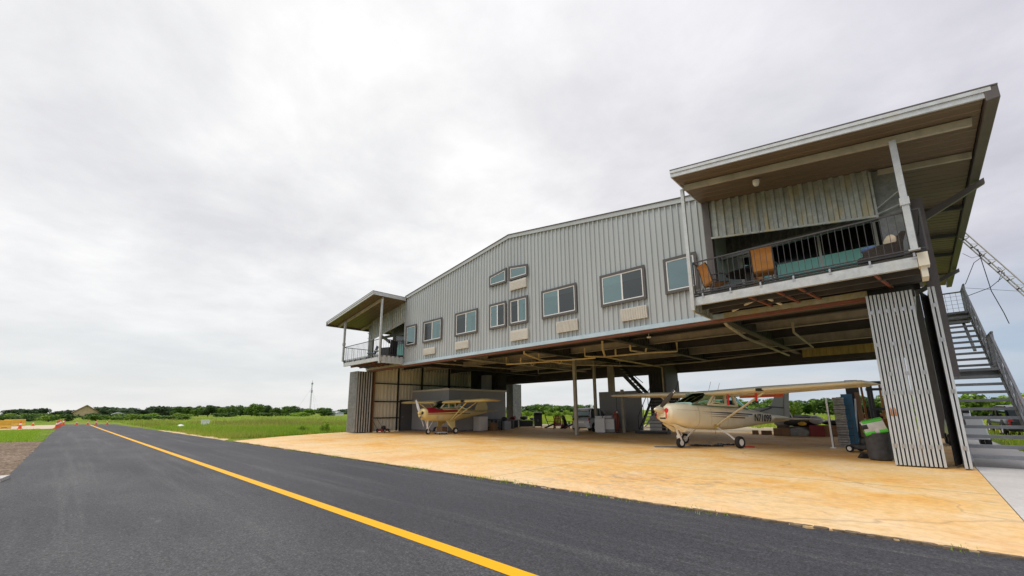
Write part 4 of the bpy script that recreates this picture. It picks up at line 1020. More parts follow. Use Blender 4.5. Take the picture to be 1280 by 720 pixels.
    for nm, m, z0, th, a0, a1 in (('stripe', 'stripeblack', 1.27, .055, 1.75, 4.85), ('stripe', 'stripeblack', 1.20, .025, 1.75, 4.5), ('stripe', 'stripered', 1.115, .045, 2.1, 4.25)):
        b = MB()
        for sd_ in (1, -1):
            side_patch(b, T, lambda a: z0 - .5 * th * min(1, (a - a0 + .05) / 1.4), lambda a: z0 + .5 * th * min(1, (a - a0 + .05) / 1.4), a0, a1, sd_)
        O(nm, b, M[m], fu)
    vs, fs = text_mb('N71099', .40, .18)
    b = MB(); xmax = max(v[0] for v in vs)
    b.add([(halfw(T, 4.92 + v[0] * 1.02, 1.14) + .016, 4.92 + v[0] * 1.02, 1.02 + v[1]) for v in vs], fs)
    b.add([(-(halfw(T, 4.92 + (xmax - v[0]) * 1.02, 1.14) + .016), 4.92 + (xmax - v[0]) * 1.02, 1.02 + v[1]) for v in vs], fs)
    O('registration_number', b, M['stripeblack'], fu)
    # panel lines of the cowling and door
    b = MB()
    for sd_ in (1, -1):
        for a in (1.62,): side_patch(b, T, lambda q: .72, lambda q: 1.5, a, a + .012, sd_, .002, 1, 12)
        side_patch(b, T, lambda q: 1.30, lambda q: 1.308, .6, 1.62, sd_, .002, 12, 1)
        side_patch(b, T, lambda q: .78, lambda q: 1.5, 2.25, 2.258, sd_, .002, 1, 12); side_patch(b, T, lambda q: .78, lambda q: 1.5, 3.15, 3.158, sd_, .002, 1, 12)
    O('panel_lines', b, mat('grey_seam', (.30, .28, .23), .6), fu)
    b = MB()
    for y, z in ((2.75, 2.13), (3.25, 2.11)): b.tube([(.1, y, z), (.1, y + .16, z + .36)], .006, 5)
    O('antenna', b, M['black'], fu)
    b = MB(); b.bar((.56, 2.4, .76), (.52, 2.72, .82), .03, .1); O('strut_fairing', b, mat('amber_fairing', (.55, .38, .05), .4), fu)
    # streamers under the left wing
    b = MB(); b.box(1.28, 1.36, 2.25, 2.256, 1.52, 1.90); b.tube([(1.32, 2.25, 1.9), (1.32, 2.25, 1.98)], .012, 5); O('warning_streamer', b, M['flagred'])
    b = MB(); b.box(2.12, 2.2, 2.60, 2.606, 1.66, 1.98); O('warning_streamer', b, M['flagred'])
    # undercarriage (stands on the floor, not pitched)
    b = MB(); b.tube([(0, 1.02, .84), (0, 1.13, .40)], .042, 10); b.tube([(0, 1.13, .5), (0, 1.14, .36)], .06, 10)
    for sx in (-1, 1): b.bar((sx * .075, 1.13, .42), (sx * .075, 1.2, .18), .03, .06)
    b.bar((-.09, 1.13, .42), (.09, 1.13, .42), .06, .05); b.tube([(.0, 1.22, .62), (.0, 1.30, .48), (0, 1.2, .36)], .018, 6)
    ng = O('nose_gear', b, M['plastic_white'], root, False); wheel(ng, (0, 1.2, .18), .18, .14)
    for sx in (1, -1):
        b = MB(); b.tube([(sx * .42, 2.7, .72), (sx * .85, 2.75, .48), (sx * 1.16, 2.78, .24)], .032, 8); b.bar((sx * 1.10, 2.78, .23), (sx * 1.25, 2.78, .21), .05, .05)
        mg = O('main_gear', b, M['plastic_white'], root, False); wheel(mg, (sx * 1.27, 2.78, .215), .215, .16)
    b = MB(); b.tube([(.0, 3.1, .6), (.0, 3.1, .45)], .008, 4); O('belly_antenna', b, M['black'], fu)
    return root
cessna()

def pacer():
    root = thing('airplane', 'small butter yellow airplane with maroon nose stripe in front of the grey office block', 'airplane', (-22.64, 15.15, .016), .053)
    def O(name, b, m, parent=root): return obj(name, b, m, parent)
    T = smooth_table([(.22, .26, 1.52, 1.02, 2.2), (.34, .36, 1.60, .92, 2.4), (.7, .42, 1.64, .84, 2.5), (1.2, .45, 1.66, .80, 2.6), (1.9, .48, 1.70, .76, 2.8), (2.8, .48, 1.70, .78, 2.8), (3.6, .40, 1.66, .88, 2.6), (4.6, .24, 1.54, 1.04, 2.3), (5.6, .10, 1.44, 1.20, 2.0), (5.95, .04, 1.40, 1.26, 2.0)], 4)
    fu = O('fuselage', body(T, 30), M['pacer'])
    CT = [(1.25, .36, 1.66, 1.5, 4), (1.6, .43, 1.86, 1.5, 4), (1.85, .46, 2.02, 1.5, 4), (2.7, .45, 2.02, 1.5, 4), (3.2, .40, 1.90, 1.5, 4), (4.0, .26, 1.60, 1.4, 3)]
    O('cabin_glass', body(CT, 26), M['planeglass'], fu)
    O('cabin_lining', body([(a + .02, hw - .03, zt - .03, zb, n) for a, hw, zt, zb, n in CT], 26), M['roomdark'], fu)
    b = MB()
    for sx in (-1, 1):
        b.bar((sx * .44, 1.45, 1.62), (sx * .44, 1.85, 2.0), .05, .06); b.bar((sx * .47, 2.1, 1.62), (sx * .45, 2.1, 2.02), .05, .07); b.bar((sx * .47, 2.65, 1.62), (sx * .45, 2.65, 2.02), .05, .08)
        b.bar((sx * .47, 1.45, 1.63), (sx * .45, 3.1, 1.63), .05, .05); b.bar((sx * .46, 1.85, 2.0), (sx * .44, 2.8, 2.0), .05, .06); b.bar((sx * .44, 2.8, 1.62), (sx * .38, 3.2, 1.9), .05, .2)
    O('pillars', b, mat('cream_pillars', (.7, .66, .55), .4), fu)
    b = MB(); b.loft([ring(a, hw, zt, zb, n, 20) for a, hw, zt, zb, n in ((1.75, .44, 2.03, 1.98, 3), (2.0, .47, 2.10, 1.98, 3), (3.0, .44, 2.06, 1.95, 3))]); O('cabin_roof', b, M['roomdark'], fu)
    for sx in (1, -1):
        w_ = O('wing', wing([(sx * .42, 1.55, 1.6, 1.97, 1.05), (sx * 3.7, 1.55, 1.6, 2.02, 1.05), (sx * 4.15, 1.62, 1.46, 2.03, .9), (sx * 4.38, 1.80, 1.1, 2.04, .6), (sx * 4.46, 2.05, .6, 2.045, .3)]), M['pacer'])
        b = MB(); b.loft([[(x, a, z), (x, a + .26, z - .01), (x, a + .26, z), (x, a, z + .04)] for x, a, z in ((sx * 1.9, 2.92, 1.975), (sx * 4.0, 2.92, 2.0))], 0, True, False); O('aileron', b, M['pacer'], w_)
        if sx > 0:
            b = MB(); b.box(2.2, 2.48, 1.54, 1.72, 1.94, 2.10); O('wing_patch', b, M['roomdark'], w_)
        b = MB()
        b.tube([(sx * .47, 2.25, .82), (sx * 2.35, 1.9, 1.95)], .032, 8); b.tube([(sx * .47, 2.35, .82), (sx * 2.35, 2.75, 1.95)], .028, 8); b.tube([(sx * 1.75, 2.02, 1.6), (sx * 1.75, 2.6, 1.58)], .012, 5)
        O('strut', b, M['pacer'], w_)
    b = MB(); side = [1, -1]
    for sd_ in side: side_patch(b, T, lambda a: 1.32 + .03 * max(0, a - 1.0), lambda a: min(1.655, 1.62 + .03 * a) if a < 1.6 else 1.50, .50, 2.9, sd_, .004, 24, 6)
    # maroon coaming over the top of the cowling
    vs = []; fs = []; n = 12; Rw = 9
    for i in range(n + 1):
        a = .50 + (1.35 - .50) * i / n
        for r in range(Rw):
            q = -1 + 2 * r / (Rw - 1); hw, zt, zb, e = interp(T, a); zc, hh = (zt + zb) / 2, (zt - zb) / 2
            x = q * halfw(T, a, 1.54); u = min(1, abs(x) / hw); vs.append((x * 1.004, a, zc + hh * (1 - u ** e) ** (1 / e) + .006))
    for i in range(n):
        for r in range(Rw - 1): fs.append((i * Rw + r, i * Rw + r + 1, (i + 1) * Rw + r + 1, (i + 1) * Rw + r))
    b.add(vs, fs, 0, True)
    O('maroon_trim', b, M['maroon'], fu)
    b = MB()
    for sd_ in side: side_patch(b, T, lambda a: 1.235, lambda a: 1.28, .5, 4.2, sd_, .004, 24, 1)
    O('stripe', b, M['maroon'], fu)
    b = MB()
    for sd_ in side: side_patch(b, T, lambda a: .93, lambda a: 1.18, 1.15, 1.75, sd_, .004, 4, 4)
    O('cowl_panel', b, mat('pale_yellow_panel', (.72, .62, .36), .4), fu)
    for sx in (1, -1):
        b = MB(); b.lathe([(.10, .20), (.10, .26), (0, .27)][::1], 16, (sx * .17, .0, 1.33), 'y'); b.add([(sx * .17 + .085 * math.cos(q), .213 - .02, 1.33 + .085 * math.sin(q)) for q in [2 * PI * i / 16 for i in range(16)]], [tuple(range(16))]); O('cooling_inlet', b, M['grillblack'], fu)
    b = MB(); b.lathe([(.075, .18), (.075, .24), (0, .25)], 14, (0, .0, 1.06), 'y'); b.add([(.07 * math.cos(q), .19, 1.06 + .07 * math.sin(q)) for q in [2 * PI * i / 14 for i in range(14)]], [tuple(range(14))]); O('carburettor_inlet', b, M['grillblack'], fu)
    b = MB(); b.lathe([(0, 0), (.06, .02), (.1, .08), (.12, .16), (.12, .2)], 18, (0, 0, 1.33), 'y'); O('spinner', b, M['pacer'])
    b = MB(); A = math.radians(-28)
    for a in (A, A + PI): blade(b, .92, a, .14)
    b.v = [(x, y, z + 1.33) for x, y, z in b.v]; O('propeller', b, mat('pale_propeller', (.62, .62, .60), .35, .2))
    # tail
    b = MB(); b.prism([(4.9, 1.50), (5.3, 2.1), (5.6, 2.36), (5.95, 2.30), (6.2, 1.7), (6.15, 1.3), (5.9, 1.28)], 'x', -.025, .025); O('fin', b, M['pacer'])
    for sx in (1, -1):
        b = wing([(sx * .05, 5.1, 1.05, 1.42, .5), (sx * 1.1, 5.25, .85, 1.42, .5), (sx * 1.4, 5.5, .45, 1.42, .4)]); O('stabilizer', b, M['pacer'])
    # gear
    b = MB(); b.tube([(0, .72, .95), (0, .80, .36)], .035, 8); b.tube([(.02, 1.2, .85), (.02, .85, .35)], .02, 6)
    for sx in (-1, 1): b.bar((sx * .07, .78, .42), (sx * .07, .82, .17), .025, .05); b.tube([(sx * .16, .7, .9), (sx * .03, .78, .42)], .02, 6)
    ng = O('nose_gear', b, M['plastic_white']); wheel(ng, (0, .82, .17), .17, .13)
    for sx in (1, -1):
        b = MB(); b.add([(sx * .40, 1.95, .84), (sx * .40, 2.75, .84), (sx * .86, 2.32, .26), (sx * .86, 2.18, .26), (sx * .40, 1.95, .78), (sx * .40, 2.75, .78), (sx * .83, 2.32, .22), (sx * .83, 2.18, .22)], [(0, 1, 2, 3), (7, 6, 5, 4), (0, 4, 5, 1), (1, 5, 6, 2), (2, 6, 7, 3), (3, 7, 4, 0)])
        b.tube([(sx * .15, 2.25, .62), (sx * .90, 2.25, .22)], .025, 8)
        mg = O('main_gear', b, M['pacer']); wheel(mg, (sx * .97, 2.25, .20), .20, .15)
    b = MB(); b.tube([(-.2, 2.0, 2.1), (-.05, 2.15, 2.65)], .008, 5); O('antenna', b, M['steel'], fu)
    return root
pacer()
# ------------------------------------------------------------------ outside staircase and ladder
ST = thing('staircase', 'grey steel outdoor staircase with open treads and mesh railings at the hangar\'s right end', 'staircase', (1.25, 18.5, .012), world=True)
SX0, SX1 = .70, 1.78
def flight(y0, z0, y1, z1, n):
    run = (y1 - y0) / n
    for i in range(n):
        y = y0 + run * (i + .5); z = z0 + (z1 - z0) * (i + 1) / n
        b = MB(); b.box(SX0 + .03, SX1 - .03, y - run * .5, y + run * .42, z - .03, z)
        b.box(SX0 + .03, SX1 - .03, y - run * .5, y - run * .5 + .02, z - .075, z - .031)
        obj('tread', b, M['stair'], ST)
    for x in (SX0, SX1):
        b = MB(); b.bar((x, y0 - run * .3, z0 - .02), (x, y1 + .05, z1 + .0), .055, .25); obj('stringer', b, M['stair'], ST)
        if x == SX0: continue
        b = MB()
        n2 = 5
        for k in range(n2 + 1):
            t = k / n2; c = Vector((x, y0 + (y1 - y0) * t, z0 + (z1 - z0) * t)); b.bar(c, c + Vector((0, 0, 1.0)), .04, .04)
        for h, s_ in ((1.0, .05), (.55, .025), (.2, .03)): b.bar((x, y0 - .05, z0 + h), (x, y1 + .05, z1 + h), s_, s_)
        for k in range(14):
            t = (k + .5) / 14; c = Vector((x, y0 + (y1 - y0) * t, z0 + (z1 - z0) * t)); b.bar(c + Vector((0, 0, .2)), c + Vector((0, 0, 1.0)), .008, .008)
        for h in (.36, .47, .66, .78, .9): b.bar((x, y0, z0 + h), (x, y1, z1 + h), .007, .007)
        obj('railing', b, M['stair'], ST)
flight(15.25, .06, 18.5, 2.52, 11); flight(19.6, 2.52, 22.75, 4.9, 11)
def landing(y0, y1, z):
    b = MB(); b.box(SX0 - .1, SX1 + .08, y0, y1, z - .035, z)
    for y in (y0, y1 - .06): b.box(SX0 - .1, SX1 + .08, y, y + .06, z - .24, z - .036)
    for x in (SX0 - .1, SX1 + .02): b.box(x, x + .06, y0 + .061, y1 - .061, z - .24, z - .036)
    obj('landing', b, M['stair'], ST)
    b = MB(); x = SX1 + .03
    for y in (y0 + .03, (y0 + y1) / 2, y1 - .03): b.bar((x, y, z), (x, y, z + 1.05), .04, .04)
    for h, s_ in ((1.05, .05), (.1, .03)): b.bar((x, y0, z + h), (x, y1, z + h), s_, s_)
    for k in range(9): b.bar((x, y0 + (y1 - y0) * k / 8, z + .1), (x, y0 + (y1 - y0) * k / 8, z + 1.05), .008, .008)
    for k in range(8): b.bar((x, y0, z + .2 + k * .1), (x, y1, z + .2 + k * .1), .007, .007)
    if z > 4:
        for h, s_ in ((1.05, .05), (.1, .03)): b.bar((SX0, y1, z + h), (x, y1, z + h), s_, s_)
        for k in range(8): b.bar((SX0 + (x - SX0) * k / 7, y1, z + .1), (SX0 + (x - SX0) * k / 7, y1, z + 1.05), .010, .010)
        for k in range(5): b.bar((SX0, y1, z + .25 + k * .16), (x, y1, z + .25 + k * .16), .009, .009)
    obj('railing', b, M['stair'], ST)
landing(18.5, 19.6, 2.52); landing(22.75, 24.2, 4.9)
for p, q in (((SX0 + .1, 19.5, 2.3), (SX0 + .1, 17.4, .9)), ((SX1 - .1, 24.1, 4.68), (SX1 - .1, 22.2, 3.4)), ((SX0 - .05, 24.0, .02), (SX0 - .05, 24.0, 4.66))):
    b = MB(); b.bar(p, q, .08, .08); obj('support', b, M['stair'], ST)

L0, L1 = Vector((5.62, 22.0, 0)), Vector((2.0, 22.0, 7.62))
LD = thing('lattice_mast', 'narrow pale lattice mast with black clips leaning on the hangar eave by the stairs', 'lattice mast', L0, world=True)
dv = (L1 - L0).normalized(); pv = Vector((dv.z, 0, -dv.x))
RL = [pv * .115, pv * -.115, Vector((0, .2, 0))]
for s_ in RL:
    b = MB(); b.tube([L0 + s_, L1 + s_ + dv * .3], .022, 8); obj('side_rail', b, M['mastpale'], LD)
nr = 22
for k in range(nr):
    c = L0 + (L1 - L0) * (k + .6) / nr; c2 = L0 + (L1 - L0) * (k + 1.1) / nr
    b = MB()
    for i in range(3): b.tube([c + RL[i], c + RL[(i + 1) % 3]], .011, 6)
    b.tube([c + RL[0], c2 + RL[2]], .008, 5); b.tube([c + RL[1], c2 + RL[2]], .008, 5)
    obj('rung', b, M['mastpale'], LD)
    if k > 4: b = MB(); b.bar(c + pv * -.05 - Vector((0, .03, 0)), c + pv * -.13 - Vector((0, .03, 0)), .05, .04); obj('clip', b, M['black'], LD)
def hang(name, label, cat, path, r, m):
    b = MB(); b.tube(path, r * .62, 6); return tag(obj(name, b, M[m]), label, cat)
def lad(t): return L0 + (L1 - L0) * t
hang('strap', 'short black strap looped from the ladder to the hangar eave', 'strap', [lad(.93) + Vector((0, 0, -.05)), (2.35, 22, 6.75), (2.1, 22.0, 6.72), (1.9, 22, 6.95)], .012, 'cableblack')
hang('strap', 'black strap running from the ladder straight down to the top of the staircase railing', 'strap', [lad(.885), (2.15, 22.3, 6.6), (1.86, 22.8, 5.95)], .017, 'strap')
hang('strap', 'long black strap dangling loose beside the staircase with a thick lower end', 'strap', [lad(.92), (2.32, 21.9, 6.2), (2.36, 21.9, 5.4), (2.52, 21.9, 4.6), (2.58, 21.9, 4.2)], .02, 'strap')
hang('strap', 'black strap sagging from the middle of the ladder to the top stair landing', 'strap', [lad(.79), (2.75, 22.1, 5.9), (2.4, 22.4, 5.62), (1.86, 22.8, 5.5)], .018, 'strap')
hang('strap', 'black strap joining the ladder to the sagging strap below it', 'strap', [lad(.82), (2.75, 22.1, 6.1), (2.6, 22.2, 5.75)], .014, 'strap')
hang('power_line', 'thin dark overhead cable leaving the staircase for the right edge of the picture', 'cable', [(1.86, 23.0, 5.85), (4.0, 24.2, 5.45), (9.0, 27.0, 5.5)], .010, 'cableblack')

# ------------------------------------------------------------------ cars
M['carglass'] = glass('dark_car_glass', (.10, .13, .13), (.30, .36, .35), .04, .93)
def car(name, label, cat, loc, rz, L, W, Ht, paintm, hood=.25, group=None, suv=False):
    root = thing(name, label, cat, loc, rz, group)
    zb = .22; belt = Ht * .60
    prof = [(0.0, .80, belt * .80, zb + .16), (.04, .92, belt * .96, zb + .04), (.12, .98, belt, zb), (.5, 1.0, belt + .01, zb - .02), (1 - hood, .99, belt, zb - .02), (.93, .93, belt * .82, zb), (1.0, .80, belt * .62, zb + .08)]
    b = MB(); b.loft([ring(t * L, W / 2 * s_, zt, z0, 4.5, 32) for t, s_, zt, z0 in smooth_table(prof, 3)]); bd = obj('body', b, paintm, root)
    gh = [(.035, .80, belt + .03), (.06, .83, Ht * .90), (.12, .82, Ht * .965), (.45, .82, Ht * .985), (.60, .79, Ht * .955), (1 - hood + .04, .80, belt + .03)]
    b = MB(); b.loft([ring(t * L, W / 2 * s_, zt, belt - .12, 5, 28) for t, s_, zt in gh]); obj('windows', b, M['carglass'], root); 
    b = MB(); b.loft([ring(t * L + .015, W / 2 * s_ - .03, zt - .02, belt - .12, 5, 28) for t, s_, zt in gh]); obj('cabin_interior', b, M['roomdark'], root)
    b = MB(); b.loft([ring(t * L, W / 2 * s_, Ht * zt, Ht * (zt - .055), 4, 24) for t, s_, zt in ((.03, .78, .945), (.12, .84, .99), (.45, .84, 1.005), (.62, .78, .975))]); obj('roof', b, paintm, root)
    for sx in (-1, 1):
        for p, q, w0, w1 in (((sx * W * .425, .06 * L, belt - .02), (sx * W * .40, .10 * L, Ht * .95), .05, .16), ((sx * W * .43, .52 * L, belt - .02), (sx * W * .405, .50 * L, Ht * .96), .04, .08), ((sx * W * .42, (1 - hood) * L, belt - .02), (sx * W * .40, .62 * L, Ht * .95), .04, .06)):
            b = MB(); b.bar(p, q, w0, w1); obj('pillar', b, paintm if not suv else M['carblack'], root)
    r = .30 if not suv else .36
    for sx in (-1, 1):
        for yy in (.17 * L if L > 3 else .5, .83 * L if L > 3 else L - .45):
            b = MB(); b.lathe([(r * 1.16, -.02), (r * 1.16, .02)], 20, (sx * (W / 2 - .035), yy, r + .02), 'x'); obj('wheel_arch', b, M['rubber'], root)
            t = wheel(root, (sx * (W / 2 - .06), yy, r), r, .19)
        b = MB(); b.lathe([(0, -.03), (.075, -.03), (.085, 0), (.075, .02), (0, .02)], 14, (sx * W * .40, .035, belt * .86), 'y'); b.lathe([(0, -.03), (.06, -.03), (.07, 0), (.06, .02), (0, .02)], 14, (sx * W * .41, .045, belt * .68), 'y'); obj('tail_light', b, M['redlens'], root)
        b = MB(); b.box(sx * W / 2 - .02, sx * W / 2 + .11, .62 * L, .67 * L, belt - .02, belt + .14); obj('mirror', b, paintm, root, bevel=.02)
    b = MB(); b.box(-.26, .26, -.012, .03, belt * .60, belt * .60 + .12); obj('licence_plate', b, M['plastic_white'], root)
    b = MB(); b.loft([ring(y, W / 2 * s_, .46, .24, 5, 20) for y, s_ in ((-.05, .80), (-.03, .92), (.12, .99))]); obj('bumper', b, paintm, root)
    b = MB(); b.box(-W * .3, W * .3, -.055, .0, .24, .30); obj('lower_grille', b, M['rubber'], root)
    b = MB(); b.bar((-.3, .03, belt + .07), (.25, .02, belt + .1), .02, .02); obj('wiper', b, M['rubber'], root)
    return root
car('small_car', 'tiny silver white two-seat car seen from behind next to the front hangar column', 'car', (-16.45, 23.75, .016), math.radians(0), 2.65, 1.58, 1.55, M['carwhite'], .18)
car('parked_suv', 'black car cut by the right edge of the picture beyond the outdoor staircase', 'car', (3.75, 31.6, -.01), math.radians(4), 4.6, 1.85, 1.50, M['carblack'], .27, suv=True)
b = MB(); b.loft([ring(a, hw, zt, zb_, 2.2, 16) for a, hw, zt, zb_ in ((0, .04, 1.72, 1.66), (.4, .26, 1.86, 1.55), (1.6, .34, 1.9, 1.52), (2.7, .22, 1.85, 1.56), (3.2, .04, 1.74, 1.68))]); ob = obj('kayak', b, M['orange']); ob.location = (3.9, 32.2, 0); tag(ob, 'orange kayak carried on the roof of the black car at the right edge', 'kayak')
r_ = thing('utility_cart', 'white box bodied utility cart with red mark, behind the outdoor stair treads', 'utility cart', (1.12, 22.6, .012), .06)
b = MB(); b.loft([[(x * s_, y, z) for x, z in ((-.5, .26), (.5, .26), (.46, .62), (.40, 1.0), (-.40, 1.0), (-.46, .62))] for y, s_ in ((0, .96), (.05, 1), (1.7, 1), (1.8, .95))], 0, True, False); obj('body', b, M['carwhite'], r_, bevel=.03)
b = MB(); b.prism([(.1, 1.0), (1.5, 1.0), (1.3, 1.36), (.2, 1.36)], 'x', -.34, .16); cb_ = obj('cab', b, M['carwhite'], r_, bevel=.04)
b = MB(); b.box(-.05, .13, .13, .3, 1.19, 1.29); obj('rear_window', b, M['roomdark'], cb_)
b = MB(); b.sphere((-.12, .0, .83), .10, .012, .035); obj('red_mark', b, M['redlens'], r_)
for sx in (-1, 1):
    for yy in (.4, 1.4): wheel(r_, (sx * .46, yy, .21), .21, .16)

# ------------------------------------------------------------------ things on the hangar floor
F0 = .016
def T1(name, label, cat, loc, rz=0, group=None): return thing(name, label, cat, (loc[0], loc[1], F0 + (loc[2] if len(loc) > 2 else 0)), rz, group)
# white washing machine and dryer
for (x, y), lab, m in (((-14.85, 23.55), 'white washing machine with a front panel beside the second hangar column', 'plastic_white'), ((-14.45, 24.05), 'grey sided dryer with white back panel between the washing machine and the red tank', 'office')):
    r_ = T1('laundry_machine', lab, 'appliance', (x, y), .5)
    b = MB(); b.box(-.31, .31, -.32, .32, .03, .90); bd = obj('cabinet', b, M[m], r_, bevel=.02)
    b = MB(); b.box(-.27, .27, -.328, -.322, .22, .84); obj('front_panel', b, M['lampwhite'], bd)
    b = MB(); b.box(-.31, .31, .20, .32, .90, 1.04); c_ = obj('control_panel', b, M['plastic_white'], r_, bevel=.015)
    b = MB(); b.lathe([(0, .17), (.04, .17), (.045, .2), (0, .2)], 12, (.16, .0, .97), 'y'); obj('dial', b, M['black'], c_)
    b = MB()
    for sx in (-.26, .26):
        for sy in (-.27, .27): b.box(sx - .03, sx + .03, sy - .03, sy + .03, 0, .03)
    obj('feet', b, M['rubber'], r_)
r_ = T1('compressor_tank', 'upright rusty red compressor tank standing right of the washing machine', 'tank', (-14.15, 24.35))
b = MB(); b.lathe([(0, .12), (.15, .14), (.20, .22), (.20, 1.05), (.15, 1.15), (.05, 1.2), (0, 1.2)], 20); obj('tank_body', b, M['oxred'], r_)
b = MB(); b.box(-.09, .09, -.12, .12, 1.18, 1.30); b.lathe([(.06, 1.3), (.05, 1.36), (0, 1.36)], 10); obj('pump', b, M['oxred'], r_)
b = MB()
for a in (0, 2.1, 4.2): b.bar((.17 * math.cos(a), .17 * math.sin(a), .2), (.22 * math.cos(a), .22 * math.sin(a), 0), .04, .03)
obj('legs', b, M['oxred'], r_)
r_ = T1('pole_light', 'thin black pole with a small white lamp right of the red tank', 'work light', (-13.85, 24.0))
b = MB(); b.lathe([(0, 0), (.16, 0), (.16, .03), (.02, .05), (0, .05)], 14); obj('base', b, M['black'], r_)
b = MB(); b.tube([(0, 0, .04), (0, 0, 2.5)], .022, 8); obj('pole', b, M['black'], r_)
b = MB(); b.sphere((0, -.03, 1.27), .05, .05, .06, 10, 6); obj('lamp', b, M['lampwhite'], r_)
for i, (x, y) in enumerate(((-12.75, 26.55), (-12.3, 26.35))):
    r_ = T1('storage_cabinet', ('left', 'right')[i] + ' one of two narrow pale cabinets at the foot of the inner stair', 'cabinet', (x, y), .45)
    b = MB(); b.box(-.2, .2, -.22, .22, .02, 1.0); bd = obj('cabinet_body', b, M['plastic_white'], r_, bevel=.01)
    b = MB(); b.box(-.19, .19, -.232, -.222, .05, .97); d_ = obj('cabinet_door', b, M['lampwhite'], r_)
    b = MB(); b.bar((.14, -.24, .5), (.14, -.24, .64), .015, .02); obj('handle', b, M['steel'], d_)
# along the office side
r_ = T1('storage_cabinet', 'tall white cabinet against the grey office wall beneath the yellow airplane\'s wing', 'cabinet', (-23.32, 21.0))
b = MB(); b.box(-.34, .34, -.4, .4, .02, 1.02); bd = obj('cabinet_body', b, M['plastic_white'], r_, bevel=.015)
b = MB(); b.box(.342, .352, -.38, -.01, .06, .99); b.box(-.32, .32, -.412, -.402, .06, .99); d_ = obj('cabinet_door', b, M['lampwhite'], r_)
r_ = T1('workbench', 'dark workbench by the office wall with boxes beneath it', 'workbench', (-23.25, 22.3))
b = MB(); b.box(-.35, .35, -.55, .55, .74, .80); obj('benchtop', b, M['black'], r_)
for sx in (-.3, .3):
    for sy in (-.5, .5): b = MB(); b.box(sx - .035, sx + .035, sy - .035, sy + .035, 0, .74); obj('leg', b, M['black'], r_)
b = MB(); b.box(-.28, .1, -.4, .45, .18, .22); obj('shelf', b, M['black'], r_)
b = MB(); b.box(-.2, .2, -.22, .22, 0, .55); b.box(-.21, .21, -.23, .23, .55, .57); o = obj('cardboard_box', b, M['wood']); o.location = (-22.75, 21.75, F0); tag(o, 'brown box on the floor in front of the dark workbench', 'box')
r_ = T1('filing_drawers', 'low pale grey drawers with black bag on top at the back corner of the office', 'drawers', (-23.2, 23.4))
b = MB(); b.box(-.32, .32, -.35, .35, .02, .66); bd = obj('drawer_body', b, M['mastgrey'], r_, bevel=.01)
b = MB()
for k in range(3): b.box(-.3, .3, -.362, -.352, .06 + k * .2, .24 + k * .2)
obj('drawer_fronts', b, M['mastgrey'], bd)
b = MB(); b.sphere((0, 0, .14), .26, .24, .16, 12, 8); o = obj('tool_bag', b, M['greybag']); o.location = (-23.2, 23.35, F0 + .66); tag(o, 'black bag lying on the pale grey drawers', 'bag')
# back edge of the slab: tables, grill, trolley, chairs
def table(label, loc, rz, wd, dp, ht, m):
    r_ = T1('folding_table', label, 'table', loc, rz)
    b = MB(); b.box(-wd / 2, wd / 2, -dp / 2, dp / 2, ht - .05, ht); obj('tabletop', b, M[m], r_)
    for sx in (-1, 1):
        for sy in (-1, 1): b = MB(); b.bar((sx * (wd / 2 - .06), sy * (dp / 2 - .06), 0), (sx * (wd / 2 - .06), sy * (dp / 2 - .06), ht - .05), .045, .045); obj('leg', b, M['black'], r_)
    b = MB(); b.box(-wd / 2 + .1, wd / 2 - .1, -dp / 2 + .08, dp / 2 - .04, .06, ht - .08); obj('base_cabinet', b, M['grillblack'], r_)
    return r_
table('dark table piled with clutter at the rear edge left of the black smoker', (-24.75, 27.6), .7, 1.3, .7, .66, 'black')
table('dark brown side table left of the cluttered table at the rear opening', (-24.7, 25.9), .7, .9, .6, .70, 'wood')
def lump(name, label, cat, loc, rx, ry, rz_, m, seed=0, rot=0):
    rr = random.Random(seed); b = MB(); b.sphere((0, 0, rz_), rx, ry, rz_, 16, 10)
    vv = []
    for x, y, z in b.v:
        n_ = noise.noise(Vector((x * 3 + seed, y * 3, z * 3))) * .22 + noise.noise(Vector((x * 9, y * 9 + seed, z * 9))) * .08
        k = 1 + n_; vv.append((x * k, y * k, max(0, z * (1 + n_ * .8))))
    b.v = vv; o = obj(name, b, M[m]); o.location = (loc[0], loc[1], F0 + loc[2]); o.rotation_euler.z = rot; return tag(o, label, cat)
lump('tarp_bundle', 'black tarp bundle heaped on the cluttered table', 'bundle', (-24.95, 27.5, .66), .42, .26, .15, 'greybag', 3)
lump('bundle', 'pale cloth bundle at the right end of the cluttered table', 'bundle', (-24.35, 27.9, .66), .22, .18, .09, 'mastgrey', 4)
lump('bundle', 'dark red bundle heaped on the brown side table', 'bundle', (-24.75, 25.85, .70), .34, .2, .12, 'darkred', 5)
b = MB(); b.box(-.2, .2, -.3, .3, 0, .62); b.box(-.21, .21, -.31, .31, .62, .66); o = obj('plastic_bin', b, M['greydoor']); o.location = (-24.3, 25.25, F0); o.rotation_euler.z = .6; tag(o, 'slate grey lidded bin right of the office corner', 'bin')
b = MB(); b.box(-.17, .17, -.25, .25, 0, .55); b.bar((-.1, 0, .55), (.1, .1, .95), .03, .2); o = obj('tool_cart', b, M['darkred']); o.location = (-25.3, 26.6, F0); o.rotation_euler.z = .6; tag(o, 'dark red tool cart between the office corner and the brown side table', 'cart')
r_ = T1('smoker_grill', 'tall black smoker grill standing at the rear opening', 'grill', (-23.6, 27.8), .68)
b = MB(); b.box(-.34, .34, -.26, .26, .12, 1.02); gb = obj('grill_body', b, M['grillblack'], r_, bevel=.02)
b = MB(); b.lathe([(.27, -.34), (.27, .34)], 20, (0, 0, 1.0), 'x'); obj('lid', b, M['grillblack'], r_)
